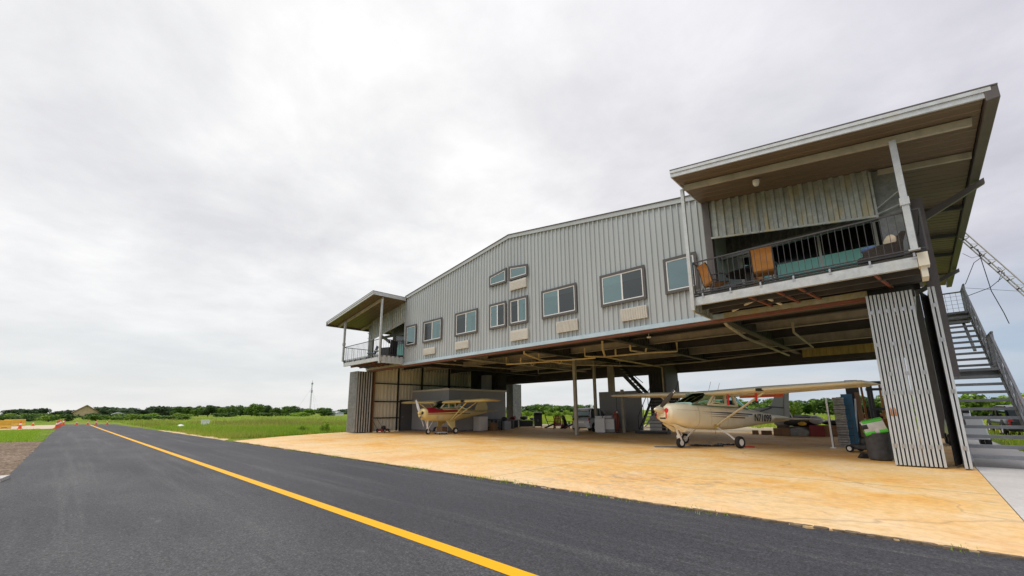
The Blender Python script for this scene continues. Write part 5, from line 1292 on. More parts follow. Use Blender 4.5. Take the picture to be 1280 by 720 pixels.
b = MB(); b.box(-.32, -.015, -.275, -.262, .16, .95); b.box(.015, .32, -.275, -.262, .16, .95); dd_ = obj('grill_door', b, M['grillblack'], gb)
b = MB(); b.tube([(-.05, -.3, .5), (-.05, -.3, .7)], .012, 6); b.tube([(.05, -.3, .5), (.05, -.3, .7)], .012, 6); obj('handle', b, M['steel'], gb)
for sx in (-.3, .3):
    for sy in (-.2, .2): b = MB(); b.lathe([(0, 0), (.05, 0), (.05, .1), (.02, .12), (0, .12)], 10, (sx, sy, 0)); obj('caster', b, M['steel'], r_)
def adirondack(label, loc, rz, m):
    r_ = T1('garden_chair', label, 'chair', loc, rz, 'slatted garden chairs at the rear opening')
    b = MB(); b.add([(-.27, -.30, .38), (.27, -.30, .38), (.27, .22, .24), (-.27, .22, .24), (-.27, -.30, .35), (.27, -.30, .35), (.27, .22, .21), (-.27, .22, .21)], [(0, 1, 2, 3), (7, 6, 5, 4), (0, 4, 5, 1), (1, 5, 6, 2), (2, 6, 7, 3), (3, 7, 4, 0)]); obj('seat', b, M[m], r_)
    b = MB()
    for k in range(5):
        x = -.22 + k * .11; h = .95 + .10 * math.cos((k - 2) * .7)
        b.bar((x, .18, .25), (x * 1.15, .46, h), .09, .025)
    b.bar((-.25, .26, .42), (.25, .26, .42), .03, .06); b.bar((-.25, .40, .78), (.25, .40, .78), .03, .06); obj('backrest', b, M[m], r_)
    for sx in (-1, 1):
        b = MB(); b.bar((sx * .32, -.38, .55), (sx * .30, .34, .55), .12, .025); obj('armrest', b, M[m], r_)
        b = MB(); b.bar((sx * .29, -.28, 0), (sx * .29, -.28, .54), .04, .10); obj('leg', b, M[m], r_)
        b = MB(); b.bar((sx * .27, -.28, .34), (sx * .27, .5, .02), .03, .12); obj('leg', b, M[m], r_)
M['dkgreen'] = mat('dark_green_chair_paint', (.02, .035, .022), .5, 0, .1, 3); M['chairred'] = mat('barn_red_chair_paint', (.25, .02, .025), .5, 0, .1, 3); M['navy'] = mat('black_navy_chair_paint', (.022, .022, .034), .5, 0, .1, 3)
adirondack('dark green slatted garden chair seen side-on right of the black smoker', (-22.0, 27.5), 2.18, 'dkgreen')
adirondack('barn red slatted garden chair turned away from the camera at the rear opening', (-21.0, 27.2), 3.6, 'chairred')
adirondack('black slatted garden chair between the red chair and the small silver car', (-20.35, 27.6), 2.75, 'navy')
adirondack('dark navy slatted garden chair half hidden behind the small silver car', (-19.9, 28.3), .3 + PI, 'navy')
b = MB(); b.box(-.2, .2, -.16, .16, 0, .26); b.box(-.21, .21, -.17, .17, .26, .32); b.tube([(-.18, 0, .3), (-.1, 0, .42), (.1, 0, .42), (.18, 0, .3)], .012, 5); o = obj('cooler', b, M['flagred']); o.location = (-20.9, 27.9, F0); tag(o, 'small bright red cooler between the red and black garden chairs', 'cooler')
# lawn mower by the left wall
def mower(label, loc, rz, m, s=1):
    r_ = T1('lawn_mower', label, 'lawn mower', loc, rz); r_.scale = (s, s, s)
    b = MB(); b.loft([ring(a, hw, zt, .08, 4, 20) for a, hw, zt in ((-.4, .18, .16), (-.32, .26, .24), (.25, .27, .26), (.4, .2, .2))]); obj('deck', b, M[m], r_)
    b = MB(); b.lathe([(.15, .25), (.16, .34), (.13, .42), (.06, .46), (0, .46)], 14); obj('engine', b, M['grillblack'], r_)
    for sx in (-1, 1):
        for yy in (-.3, .32): wheel(r_, (sx * .29, yy, .11 if yy < 0 else .13), .11 if yy < 0 else .13, .06)
    b = MB()
    for sx in (-1, 1): b.tube([(sx * .22, .38, .2), (sx * .22, .95, .72), (sx * .22, 1.2, .98)], .014, 6)
    b.tube([(-.22, 1.2, .98), (.22, 1.2, .98)], .016, 6); obj('handlebar', b, M['black'], r_)
    return r_
mower('red and black push mower by the corrugated left wall', (-27.75, 15.75), PI + .5, 'darkred', 1.0)
mower('black push mower with long handle beside the white and green bag at the right doors', (-1.45, 17.9), -1.95, 'greybag', 1.05)
# dolly beneath the yellow airplane
r_ = T1('creeper_dolly', 'grey flat dolly under the nose of the yellow airplane', 'dolly', (-22.2, 16.6), 1.2)
b = MB(); b.box(-.28, .28, -.6, .6, .1, .14); obj('deck', b, M['mastgrey'], r_)
for sx in (-.22, .22):
    for sy in (-.5, .5): b = MB(); b.lathe([(0, -.02), (.05, -.02), (.05, .02), (0, .02)], 10, (sx, sy, .05), 'x'); obj('caster', b, M['rubber'], r_)
b = MB(); b.box(-.3, .3, -.2, .2, 0, .38); b.box(-.31, .31, -.21, .21, .38, .41); o = obj('tool_chest', b, M['wood']); o.location = (-23.0, 17.3, F0); tag(o, 'brown box standing under the fuselage of the yellow airplane', 'box')
# mats and strip under the cream airplane
def mat_thing(label, loc, rz, w_, d_, m, cat='mat'):
    b = MB()
    n = 8
    for i in range(n):
        for j in range(3):
            x0, x1 = -w_ / 2 + w_ * i / n, -w_ / 2 + w_ * (i + .97) / n; y0, y1 = -d_ / 2 + d_ * j / 3, -d_ / 2 + d_ * (j + .97) / 3
            h = .03 + .05 * random.random(); b.box(x0, x1, y0, y1, .0, h)
    o = obj('floor_mat', b, M[m], bevel=.01); o.location = (loc[0], loc[1], F0 + .002); o.rotation_euler.z = rz; tag(o, label, cat)
mat_thing('crumpled black mat on the floor behind the nose wheel of the cream airplane', (-6.2, 17.3), .55, 1.15, .35, 'grillblack')
mat_thing('small black mat beside the main wheel of the cream airplane', (-5.8, 18.3), .5, .6, .25, 'grillblack')
b = MB(); b.box(-.65, .65, -.07, .07, 0, .025); o = obj('blue_board', b, M['bluebox']); o.location = (-7.05, 16.15, F0); o.rotation_euler.z = .65; tag(o, 'flat blue board on the floor by the nose wheel of the cream airplane', 'board')
b = MB(); b.tube([(-.3, 0, .02), (0, .02, .02), (.3, -.05, .02)], .02, 6); o = obj('red_cord', b, M['flagred']); o.location = (-4.95, 17.75, F0); o.rotation_euler.z = .4; tag(o, 'red cord lying by the outer main wheel of the cream airplane', 'cord')
# wheel chock and sacks by the right doors
b = MB(); b.prism([(-.14, 0), (.14, 0), (.07, .14), (-.05, .14)], 'y', -.1, .1); o = obj('wheel_chock', b, M['rubber'], bevel=.012); o.location = (-1.36, 15.85, F0); o.rotation_euler.z = .4; tag(o, 'black rubber wheel chock on the joint in front of the grey sack', 'wheel chock')
b = MB(); b.prism([(-.04, 0), (.04, 0), (.0, .1)], 'y', -.06, .06); o = obj('wheel_chock', b, M['rubber']); o.location = (-1.2, 16.0, F0); tag(o, 'tiny black wedge between the wheel chock and the grey sack', 'wheel chock')
r_ = T1('waste_sack', 'dark grey woven sack standing upright against the right folding doors', 'sack', (-.98, 15.55), .3)
b = MB(); rings = []
for z, r0 in ((0, .22), (.03, .26), (.2, .275), (.45, .27), (.66, .285), (.72, .28)):
    rings.append([(r0 * (1 + .06 * noise.noise(Vector((math.cos(q) * 2, math.sin(q) * 2, z * 4)))) * math.cos(q), r0 * (1 + .06 * noise.noise(Vector((math.cos(q) * 2, math.sin(q) * 2, z * 4 + 5)))) * math.sin(q), z) for q in [2 * PI * i / 24 for i in range(24)]])
b.loft(rings); obj('sack_body', b, M['greybag'], r_)
r_ = thing('potting_soil_bag', 'green and white printed bag with black panel lying tilted on top of the grey sack', 'bag', (-.98, 15.5, F0 + .70), .15, rot=(.1, -.26, .15))
def pillow(b, x0, x1, wy, z0, z1, n=6, mi=0):
    rr = []
    for i in range(n + 1):
        x = x0 + (x1 - x0) * i / n; t = i / n; k = 1
        rr.append([(x, wy / 2 * k * math.copysign(abs(math.cos(q)) ** .6, math.cos(q)), (z0 + z1) / 2 + (z1 - z0) / 2 * math.copysign(abs(math.sin(q)) ** .6, math.sin(q)) * (1 + .05 * noise.noise(Vector((x * 9, q, 1))))) for q in [2 * PI * j / 20 for j in range(20)]])
    b.loft(rr, mi)
b = MB(); pillow(b, -.24, .24, .38, .02, .38); bb = obj('bag_body', b, M['bagwhite'], r_)
b = MB(); pillow(b, -.25, .25, .39, .0, .15); obj('green_band', b, M['green'], bb)
b = MB(); pillow(b, -.2, .24, .36, .33, .395); obj('green_band', b, M['green'], bb)
b = MB(); pillow(b, -.245, -.13, .395, .155, .34); obj('black_panel', b, M['grillblack'], bb)
b = MB(); pillow(b, -.02, .07, .40, -.005, .2); obj('white_band', b, M['bagwhite'], bb)
# storage along the right side of the bay
def slabthing(name, label, cat, loc, rz, dims, m, bev=.01):
    b = MB(); b.box(-dims[0] / 2, dims[0] / 2, -dims[1] / 2, dims[1] / 2, 0, dims[2]); o = obj(name, b, M[m], bevel=bev); o.location = (loc[0], loc[1], F0); o.rotation_euler.z = rz; return tag(o, label, cat)
r_ = T1('padding_stack', 'tall stack of folded grey padding left of the blue cabinet', 'stack', (-2.22, 20.0), .12)
for k in range(20):
    b = MB(); w_ = .17 + random.uniform(-.012, .012); b.box(-w_, w_, -.24, .24, .09 * k, .09 * k + .078); obj('folded_pad', b, M['mattress'], r_, bevel=.02)
r_ = T1('parts_cabinet', 'tall blue metal cabinet with shelves between the grey padding stack and the brown planks', 'cabinet', (-2.02, 20.7), .1)
b = MB(); b.box(-.17, .17, -.3, .3, .02, 1.92); bd = obj('cabinet_body', b, M['bluebox'], r_)
b = MB()
for k in range(12): b.box(-.16, .16, -.325, -.302, .1 + k * .15, .13 + k * .15)
obj('drawer_edges', b, M['bluebox'], bd)
b = MB(); b.tube([(0, 0, 0), (0, 0, 1.75)], .03, 8); b.box(-.08, .08, -.08, .08, 0, .02)
o = obj('white_post', b, M['plastic_white']); o.location = (-2.47, 19.15, F0); tag(o, 'thin white post standing left of the grey padding stack', 'post')
b = MB()
for z in (1.5, 1.35, 1.2, .95, .7, .45): b.tube([(-.03, 0, z), (.62, .1, z)], .008, 5)
for x in (.0, .6): b.tube([(x, .05, 0), (x, .05, 1.55)], .01, 5)
o = obj('wire_rack', b, M['black']); o.location = (-2.44, 19.2, F0); tag(o, 'black wire rack in front of the grey padding stack', 'rack')
slabthing('loose_door', 'dark brown door standing on end behind the wing tip of the cream airplane', 'door', (-1.9, 21.75), .15, (.42, .06, 2.5), 'black')
slabthing('timber_plank', 'upright brown plank right of the blue cabinet', 'plank', (-1.75, 21.45), .2, (.16, .05, 2.0), 'wood')
b = MB(); b.bar((-.08, 0, 0), (.06, .1, 1.75), .05, .05); o = obj('white_pipe', b, M['plastic_white']); o.location = (-1.86, 21.0, F0); tag(o, 'white pipe leaning between the blue cabinet and the brown plank', 'pipe')
# forklift behind the sacks
r_ = T1('forklift', 'old forklift with orange overhead guard and black mast behind the right folding doors', 'forklift', (-1.35, 23.6), .25)
b = MB(); b.box(-.45, .45, -.3, 1.3, .3, .95); b.box(-.45, .45, .9, 1.5, .3, 1.15); obj('body', b, M['liftorange'], r_, bevel=.05)
b = MB()
for sx in (-.42, .42): b.bar((sx, -.25, .9), (sx, -.05, 2.45), .07, .07); b.bar((sx, 1.1, 1.1), (sx, 1.0, 2.45), .07, .07); b.bar((sx, -.05, 2.45), (sx, 1.0, 2.45), .07, .07)
for k in range(5): b.bar((-.42, -.05 + k * .26, 2.47), (.42, -.05 + k * .26, 2.47), .05, .03)
obj('overhead_guard', b, M['liftorange'], r_)
b = MB()
for sx in (-.3, -.2, .2, .3): b.box(sx - .04, sx + .04, -.62, -.5, .05, 2.4)
for z in (.4, 1.3, 2.1, 2.38): b.box(-.36, .36, -.64, -.48, z, z + .1)
obj('mast', b, M['black'], r_)
for sx in (-.22, .22): b = MB(); b.box(sx - .06, sx + .06, -1.5, -.62, .06, .11); b.box(sx - .06, sx + .06, -.68, -.62, .11, .6); obj('fork', b, M['black'], r_)
for sx in (-.42, .42):
    for yy in (-.1, 1.1): wheel(r_, (sx, yy, .28), .28, .2)
b = MB(); b.box(-.22, .22, .35, .8, .95, 1.05); b.box(-.22, .22, .75, .85, 1.05, 1.45); obj('seat', b, M['rubber'], r_)
# junk pile at the rear right
lump('tarp_heap', 'brown grey tarp heaped over stored goods behind the tail of the cream airplane', 'tarp', (-4.7, 27.0, .45), .95, .55, .30, 'greybag', 11, .3)
lump('tarp_heap', 'tan crumpled cloth left of the brown grey tarp heap', 'tarp', (-5.5, 26.9, .42), .45, .4, .26, 'mattress', 12, .3)
lump('laundry_bag', 'lilac grey bag on the right end of the tarp heap', 'bag', (-3.95, 26.6, .58), .30, .26, .22, 'mastgrey', 13)
lump('yellow_bundle', 'small yellow bundle on the front of the tarp heap', 'bundle', (-4.55, 26.35, .52), .2, .14, .11, 'yellow_plastic', 14)
lump('dark_bundle', 'dark tarp bundle on the brown bench right of the lilac bag', 'bundle', (-3.3, 26.9, .55), .55, .35, .14, 'grillblack', 15)
slabthing('wooden_bench', 'low brown wooden chest at the right end of the junk pile', 'chest', (-3.4, 26.85), .2, (.95, .5, .55), 'wood')
slabthing('plastic_bin', 'dark red storage bin under the lilac bag', 'bin', (-4.0, 26.55), .2, (.62, .45, .56), 'darkred')
b = MB(); b.lathe([(.18, -.22), (.42, -.2), (.5, -.1), (.5, .1), (.42, .2), (.18, .22)], 22, (0, 0, .28), 'y'); b.v = [(x, y, z * .56 + .0) if False else (x, y, max(0.0, z)) for x, y, z in b.v]; o = obj('round_tub', b, M['galvdark']); o.location = (-4.75, 26.4, F0); o.scale = (1, .8, .62); tag(o, 'grey round tub lying on its side in front of the tarp heap', 'tub')
slabthing('wooden_crate', 'brown crate left of the grey round tub', 'crate', (-5.5, 26.35), .2, (.75, .45, .38), 'wood')
for i, (x, w_) in enumerate(((-6.35, .5), (-6.9, .3))): slabthing('timber_block', ('wide', 'narrow')[i] + ' brown timber block on the floor beneath the tail of the cream airplane', 'timber block', (x, 26.9), .2, (w_, .3, .22), 'wood')
slabthing('stored_base', 'brown pallet load under the tarp heap', 'pallet', (-4.9, 27.15), .25, (1.9, .7, .46), 'wood')
b = MB(); b.box(-.13, .13, -.02, .02, 0, .95); b.box(-.09, .09, -.028, .0, .05, .9); o = obj('white_sign_board', b, [M['plastic_white']]); o.location = (-5.0, 26.5, F0 + .72); o.rotation_euler = (0, -.35, .2); tag(o, 'narrow white framed board leaning out of the tarp heap', 'board')
b = MB(); b.box(-.085, .085, -.034, -.029, .06, .88); obj('dark_face', b, M['grillblack'], o)

# ------------------------------------------------------------------ balcony furniture
ZD = 4.872
def sling_chair(label, loc, rz):
    r_ = thing('patio_chair', label, 'chair', (loc[0], loc[1], ZD), rz, 'orange sling chairs on the right balcony')
    b = MB(); n = 8; vs = []
    P = [(.26, .42), (.05, .40), (-.2, .38), (-.26, .42), (-.30, .6), (-.34, .78), (-.38, .92), (-.45, 1.02)]
    for y, z in P[2:]: vs += [(-.25, y, z), (.25, y, z), (.25, y - .008, z + .01), (-.25, y - .008, z + .01)]
    k = len(P[2:]); fs = []
    for i in range(k - 1):
        for j_ in range(4): fs.append((i * 4 + j_, i * 4 + (j_ + 1) % 4, (i + 1) * 4 + (j_ + 1) % 4, (i + 1) * 4 + j_))
    b.add(vs, fs, 0, True); obj('backrest', b, M['sling'], r_)
    b = MB(); b.box(-.25, .25, -.2, .27, .395, .41); obj('seat', b, M['sling'], r_)
    for sx in (-1, 1):
        b = MB(); b.tube([(sx * .27, y, z) for y, z in P], .018, 6); b.tube([(sx * .29, .28, .62), (sx * .30, .0, .66), (sx * .29, -.3, .6)], .02, 6); obj('side_frame', b, M['rail'], r_)
        b = MB(); b.tube([(sx * .28, .26, .62), (sx * .28, .28, .0)], .018, 6); obj('leg', b, M['rail'], r_)
        b = MB(); b.tube([(sx * .28, -.24, .42), (sx * .28, -.36, .0)], .018, 6); obj('leg', b, M['rail'], r_)
sling_chair('orange sling chair turned sideways at the left end of the right balcony', (-4.1, 13.6), -.75)
sling_chair('orange sling chair with its back to the railing in the middle of the right balcony', (-2.72, 13.5), .12)
sling_chair('orange sling chair mostly hidden behind the dark balcony table', (-3.5, 15.0), 2.7)
r_ = thing('patio_table', 'round dark patio table among the orange sling chairs', 'table', (-3.3, 14.2, ZD))
b = MB(); b.lathe([(0, .70), (.60, .70), (.64, .715), (.64, .73), (.60, .745), (0, .745)], 32); obj('tabletop', b, M['roomdark'], r_)
b = MB(); b.lathe([(.10, 0.0), (.09, .35), (.14, .70)], 14); b.lathe([(0, 0), (.3, 0), (.28, .04), (.1, .08)], 18); obj('pedestal', b, M['rail'], r_)
r_ = thing('wicker_chair', 'dark brown wicker lounge chair at the right end of the right balcony', 'chair', (-.2, 13.55, ZD), .25); r_.scale = (.9, .8, .8)
b = MB(); b.box(-.42, .42, -.35, .35, .12, .36); obj('seat', b, M['wicker'], r_, bevel=.05)
b = MB(); b.add([(x, y, z) for (y, z) in ((.0, 0), (.0, 0))  for x in (0,)], []) ; b.prism([(.22, .3), (.36, .3), (.56, .92), (.44, .95)], 'y', -.34, .34); obj('backrest', b, M['wicker'], r_, bevel=.05)
for sy in (-.36, .36): b = MB(); b.prism([(-.44, .12), (.4, .12), (.44, .62), (-.1, .56), (-.44, .42)], 'y', sy - .05, sy + .05); obj('armrest', b, M['wicker'], r_, bevel=.03)
b = MB(); b.sphere((.28, 0, .55), .10, .24, .2, 12, 8); o = obj('cushion', b, M['cushion']); o.location = (-.22, 13.5, ZD + .02); o.rotation_euler.z = .5; tag(o, 'cream cushion propped on the wicker lounge chair', 'cushion')
lump('blue_towel', 'crumpled blue cloth lying on the wicker lounge chair', 'cloth', (-.35, 13.55, ZD + .36 - F0), .2, .16, .10, 'bluecloth', 21)
# left balcony
r_ = thing('folding_chair', 'pale blue folding chair in the middle of the left balcony', 'chair', (-26.2, 13.7, ZD), 2.4)
b = MB(); b.box(-.25, .25, -.25, .25, .40, .44); obj('seat', b, mat('pale_blue_canvas', (.30, .42, .48), .8), r_)
b = MB(); b.prism([(-.25, .42), (-.21, .42), (-.36, .92), (-.40, .92)], 'x', -.25, .25); obj('backrest', b, mat('pale_blue_canvas', (.30, .42, .48), .8), r_)
for sx in (-.24, .24): b = MB(); b.bar((sx, .22, .42), (sx, -.22, 0), .025, .025); b.bar((sx, -.22, .42), (sx, .22, 0), .025, .025); obj('leg', b, M['rail'], r_)
r_ = thing('patio_chair', 'dark armchair at the right end of the left balcony', 'chair', (-24.25, 13.9, ZD), 1.9)
b = MB(); b.box(-.32, .32, -.3, .3, .15, .42); obj('seat', b, M['grillblack'], r_, bevel=.03)
b = MB(); b.prism([(-.34, .2), (-.22, .2), (-.34, 1.05), (-.44, 1.05)], 'x', -.32, .32); obj('backrest', b, M['grillblack'], r_, bevel=.03)
for sx in (-.34, .34): b = MB(); b.box(sx - .05, sx + .05, -.3, .32, .02, .6); obj('armrest', b, M['grillblack'], r_, bevel=.02)
r_ = thing('patio_table', 'low white topped table between the two chairs of the left balcony', 'table', (-25.0, 13.6, ZD))
b = MB(); b.lathe([(0, .44), (.36, .44), (.36, .47), (0, .47)], 22); obj('tabletop', b, M['plastic_white'], r_)
b = MB(); b.lathe([(.2, 0), (.03, .05), (.03, .44)], 12); obj('pedestal', b, M['rail'], r_)
# ------------------------------------------------------------------ trees, shrubs, meadow and the far objects
def crown_mesh(name, seed, kind, m, nq, s):
    rr = random.Random(seed); b = MB(); lobes = []
    if kind == 'round':
        for k in range(14): a = rr.uniform(0, 2 * PI); d = rr.uniform(.1, .34); lobes.append((d * math.cos(a), d * math.sin(a), rr.uniform(.16, .80), rr.uniform(.17, .27)))
        lobes.append((0, 0, .84, .15))
    elif kind == 'tall':
        for k in range(10): a = rr.uniform(0, 2 * PI); d = rr.uniform(.04, .2); lobes.append((d * math.cos(a), d * math.sin(a), rr.uniform(.14, .86), rr.uniform(.12, .2)))
    else:
        for k in range(9): a = rr.uniform(0, 2 * PI); d = rr.uniform(.12, .55); lobes.append((d * math.cos(a), d * math.sin(a), rr.uniform(.18, .7), rr.uniform(.2, .32)))
    for i in range(nq):
        if kind != 'bush' and rr.random() < .12:
            pass
        lx, ly, lz, lr = lobes[int(rr.random() ** 1.0 * len(lobes)) % len(lobes)]
        v = Vector((rr.gauss(0, 1), rr.gauss(0, 1), rr.gauss(0, 1))).normalized() * lr * (.45 + .55 * rr.random() ** .5) * rr.uniform(.9, 1.12)
        c = Vector((lx, ly, lz)) + Vector((v.x, v.y, v.z * .85)); 
        if c.z < .04: c.z = .04 + rr.random() * .1
        n_ = (v.normalized() + Vector((rr.gauss(0, .6), rr.gauss(0, .6), rr.gauss(.2, .6)))).normalized()
        t = n_.cross(Vector((rr.gauss(0, 1), rr.gauss(0, 1), rr.gauss(0, 1)))).normalized(); u = n_.cross(t); q = s * rr.uniform(.6, 1.4)
        b.add([c - t * q - u * q * .5, c + t * q * .3 - u * q * .7, c + t * q + u * q * .35, c - t * q * .35 + u * q * .65], [(0, 1, 2, 3)])
    me = bpy.data.meshes.new(name); me.from_pydata(b.v, [], b.f); me.materials.append(m); me.update(); return me
def trunk_mesh(name, seed, h):
    rr = random.Random(seed); b = MB(); b.tube([(0, 0, -.01), (.01, .0, h * .5), (-.01, .01, h)], .035, 7, 0, .018)
    for k in range(5):
        a = rr.uniform(0, 2 * PI); d = rr.uniform(.12, .28); b.tube([(0, 0, h * rr.uniform(.5, .9)), (d * math.cos(a) * .5, d * math.sin(a) * .5, h * 1.15), (d * math.cos(a), d * math.sin(a), h + rr.uniform(.15, .3))], .014, 5, 0, .005)
    me = bpy.data.meshes.new(name); me.from_pydata(b.v, [], b.f); me.materials.append(M['bark']); me.update(); return me
CR = {}
for kind, n, nq, s in (('round', 4, 1300, .045), ('tall', 3, 900, .04), ('bush', 3, 800, .058)):
    for m in ('leaf', 'leafdark', 'leaffar', 'leafbright'):
        for i in range(n): CR[(kind, m, i)] = (kind, m, i, nq, s)
CRM = {}; TRM = {}
def get_crown(kind, m, i):
    k = (kind, m, i)
    if k not in CRM:
        _, _, _, nq, s = CR[k]; CRM[k] = crown_mesh('foliage', hash((len(kind), ord(m[-1]), i)) % 9999, kind, M[m], nq, s)
    return CRM[k]
def get_trunk(i, h):
    if (i, h) not in TRM: TRM[(i, h)] = trunk_mesh('trunk', i, h)
    return TRM[(i, h)]
rt_ = random.Random(31)
def tree(x, y, h, wd, m, label, group, kind=None, cat='tree'):
    kind = kind or ('round' if wd > .8 * h else 'tall'); n = {'round': 4, 'tall': 3, 'bush': 3}[kind]; i = rt_.randrange(n)
    r_ = thing({'bush': 'shrub'}.get(kind, 'broadleaf_tree'), label, cat, (x, y, -.03), rt_.uniform(0, 6.28), group)
    base = {'round': .95, 'tall': .62, 'bush': 1.35}[kind]
    r_.scale = (wd / base, wd / base, h)
    for nm, me in (('crown', get_crown(kind, m, i)), ('trunk', get_trunk(i, {'round': .3, 'tall': .35, 'bush': .15}[kind]))):
        o = bpy.data.objects.new(nm, me); COL.objects.link(o); o.parent = r_
near = [(-196.4,28.4,3.7,4.1),(-184.8,29.9,3.4,3.6),(-177.6,31.1,3.6,3.8),(-167.7,32.0,3.7,3.9),(-165.4,35.2,2.9,3.4),(-155.1,35.7,3.4,3.2),(-174.2,42.8,3.7,3.7),(-155.6,41.4,4.0,3.9),(-140.8,39.5,3.6,2.8),(-143.2,42.3,3.3,2.7),(-134.4,41.8,2.5,2.8),(-145.9,48.4,3.0,3.8),(-134.8,46.7,3.0,3.1),(-132.6,50.0,2.1,3.8),(-120.9,49.5,2.3,3.8),(-117.6,50.0,2.1,2.6)]
for k, (x, y, h, wd) in enumerate(near):
    s = 1.55
    tree(x * s, y * s, 1.42 + (h - 1.42) * s + 1.0, wd * s * 1.3, 'leaf' if k % 3 else 'leafdark', 'mid green leafy tree in the nearer row of the treeline left of the hangar', 'nearer trees of the left treeline')
far = [(-532.3,23.1,8.7,11.5),(-505.6,27.9,7.8,9.7),(-493.8,33.3,6.8,8.9),(-436.0,34.3,5.6,9.1),(-442.4,40.0,5.3,8.8),(-488.2,50.5,7.8,6.3),(-429.8,49.7,7.9,8.7),(-479.6,60.9,8.3,9.8),(-433.3,61.0,7.4,9.0),(-467.6,73.7,7.9,10.6),(-469.4,85.0,7.9,10.1),(-392.1,80.1,7.3,9.2),(-435.3,96.5,8.0,11.1),(-428.4,102.6,7.5,10.4),(-368.0,94.9,6.5,8.5),(-356.7,114.2,4.3,9.8),(-381.2,140.9,3.8,10.9),(-318.7,144.0,3.3,10.9),(-337.3,160.3,3.3,9.1)]
far += [(x * .97 + 12, y * 1.02 + 6 * math.sin(k * 3.1), h * .92, wd) for k, (x, y, h, wd) in enumerate(far)] + [(-345, 118, 5.2, 10), (-350, 128, 5.0, 10), (-365, 132, 5.2, 10), (-325, 152, 4.2, 10), (-330, 135, 4.6, 10), (-372, 108, 6.2, 10), (-505, 40, 7.4, 11), (-520, 12, 6.0, 9), (-525, 3, 5.5, 9)]
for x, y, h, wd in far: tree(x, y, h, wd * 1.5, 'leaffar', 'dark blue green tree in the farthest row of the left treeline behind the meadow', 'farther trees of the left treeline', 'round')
dist = [(-595.5,-36.6,6.7,5.8),(-591.4,-32.6,7.2,6.5),(-587.3,-28.6,7.6,6.5),(-582.7,-24.2,7.1,6.5),(-578.0,-19.7,7.4,6.5),(-573.9,-15.7,8.0,6.5),(-570.8,-12.7,7.9,5.0),(-562.6,-4.8,5.1,10.1),(-556.4,1.2,6.1,8.6),(-552.2,5.2,5.4,6.5),(-537.8,19.1,5.9,7.2)]
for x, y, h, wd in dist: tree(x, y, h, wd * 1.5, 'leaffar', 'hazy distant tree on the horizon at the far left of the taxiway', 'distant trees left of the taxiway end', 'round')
shr = [(-175.7,-11.2,2.1,3.8),(-206.3,-11.2,2.5,5.0),(-152.0,-6.5,1.8,2.6),(-160.8,-5.2,2.2,3.2),(-141.9,-2.5,1.9,2.9),(-139.3,-0.0,1.9,2.9),(-145.8,9.6,1.2,2.4),(-136.5,11.9,1.8,2.7),(-134.8,16.9,1.3,2.8),(-128.8,19.6,1.3,2.3),(-162.4,9.1,1.6,2.2),(-133.2,14.5,1.5,2.3),(-140.5,5.1,1.7,2.6),(-190,-2,1.9,4),(-185,5,1.8,4),(-200,14,2.1,5),(-215,22,2.2,5),(-230,10,2.4,6),(-240,-8,2.6,6),(-225,34,2.2,5),(-205,44,2.2,5),(-196,58,2.1,5),(-185,66,2.0,5)]
for k, (x, y, h, wd) in enumerate(shr): tree(x, y, h, wd * 1.7, ('leaf', 'leafbright', 'leafdark')[k % 3], 'low leafy shrub in the scrub beyond the end of the taxiway', 'shrubs beyond the taxiway end', 'bush', 'shrub')
bk = [(-97.6,104.9,2.8,4.3),(-82.7,93.6,2.6,4.7),(-84.4,99.2,3.1,4.9),(-81.2,99.9,3.1,4.8),(-71.8,92.5,2.4,4.4),(-72.4,97.7,2.5,4.1),(-70.6,100.5,2.7,4.1),(-65.6,98.2,2.5,3.5),(-92,97,2.6,4.5),(-89,104,2.7,4.5),(-77,95,2.4,4.2),(-68,93,2.3,4)]
for k, (x, y, h, wd) in enumerate(bk): tree(x * 1.3, y * 1.3, 1.42 + (h - 1.42) * 1.3 + .6, wd * 1.3 * 1.35, 'leafdark' if k % 2 else 'leaf', 'leafy tree of the wood seen through the rear opening above the garden chairs', 'trees behind the left rear opening', 'round')
for k, (x, y, h, wd) in enumerate([(-48.6,53.6,1.4,2.4),(-46.5,57.8,1.3,1.9),(-41.5,54.8,1.4,2.3),(-42.9,59.2,1.4,1.9),(-46.7,54.1,1.2,1.6)]):
    tree(x * 1.4, y * 1.4, h + .35, wd * 1.6, 'leafbright', 'bright green bush in front of the wood behind the rear opening', 'bushes behind the left rear opening', 'bush', 'shrub')
rb = [(-40.9,114.5,3.8,5.4),(-36.9,114.5,3.7,5.3),(-32.3,114.4,3.4,5.1),(-28.8,114.4,3.3,4.6),(-25.4,114.3,3.4,4.5),(-19.9,114.2,2.9,4.3),(-17.2,114.2,3.1,3.9),(-14.8,114.1,3.3,4.2),(-12.4,114.1,3.4,4.4),(-9.4,114.1,3.7,4.6),(-5.5,114,3.5,4.6),(-1.5,114,3.6,4.6),(-45,114.5,3.5,5.2),(-22.6,115,3.1,4.4),(-50,114,3.3,5)]
for k, (x, y, h, wd) in enumerate(rb): tree(x, y, h + .5, wd * 1.35, 'leafdark' if k % 2 else 'leaf', 'leafy tree of the wood behind the cream airplane', 'trees behind the right rear opening', 'round')
for x, y, h, wd in [(-21.3,59.4,2.1,3.2),(-19.0,60.3,2.1,3.0),(-12.3,62.8,2.3,3.0),(-22.2,59.1,1.8,2.2),(-16.0,61.4,1.9,2.5)]: tree(x, y, h + .2, wd * 1.4, 'leafbright', 'bright green young tree in front of the wood behind the cream airplane', 'young trees behind the right rear opening', 'bush')
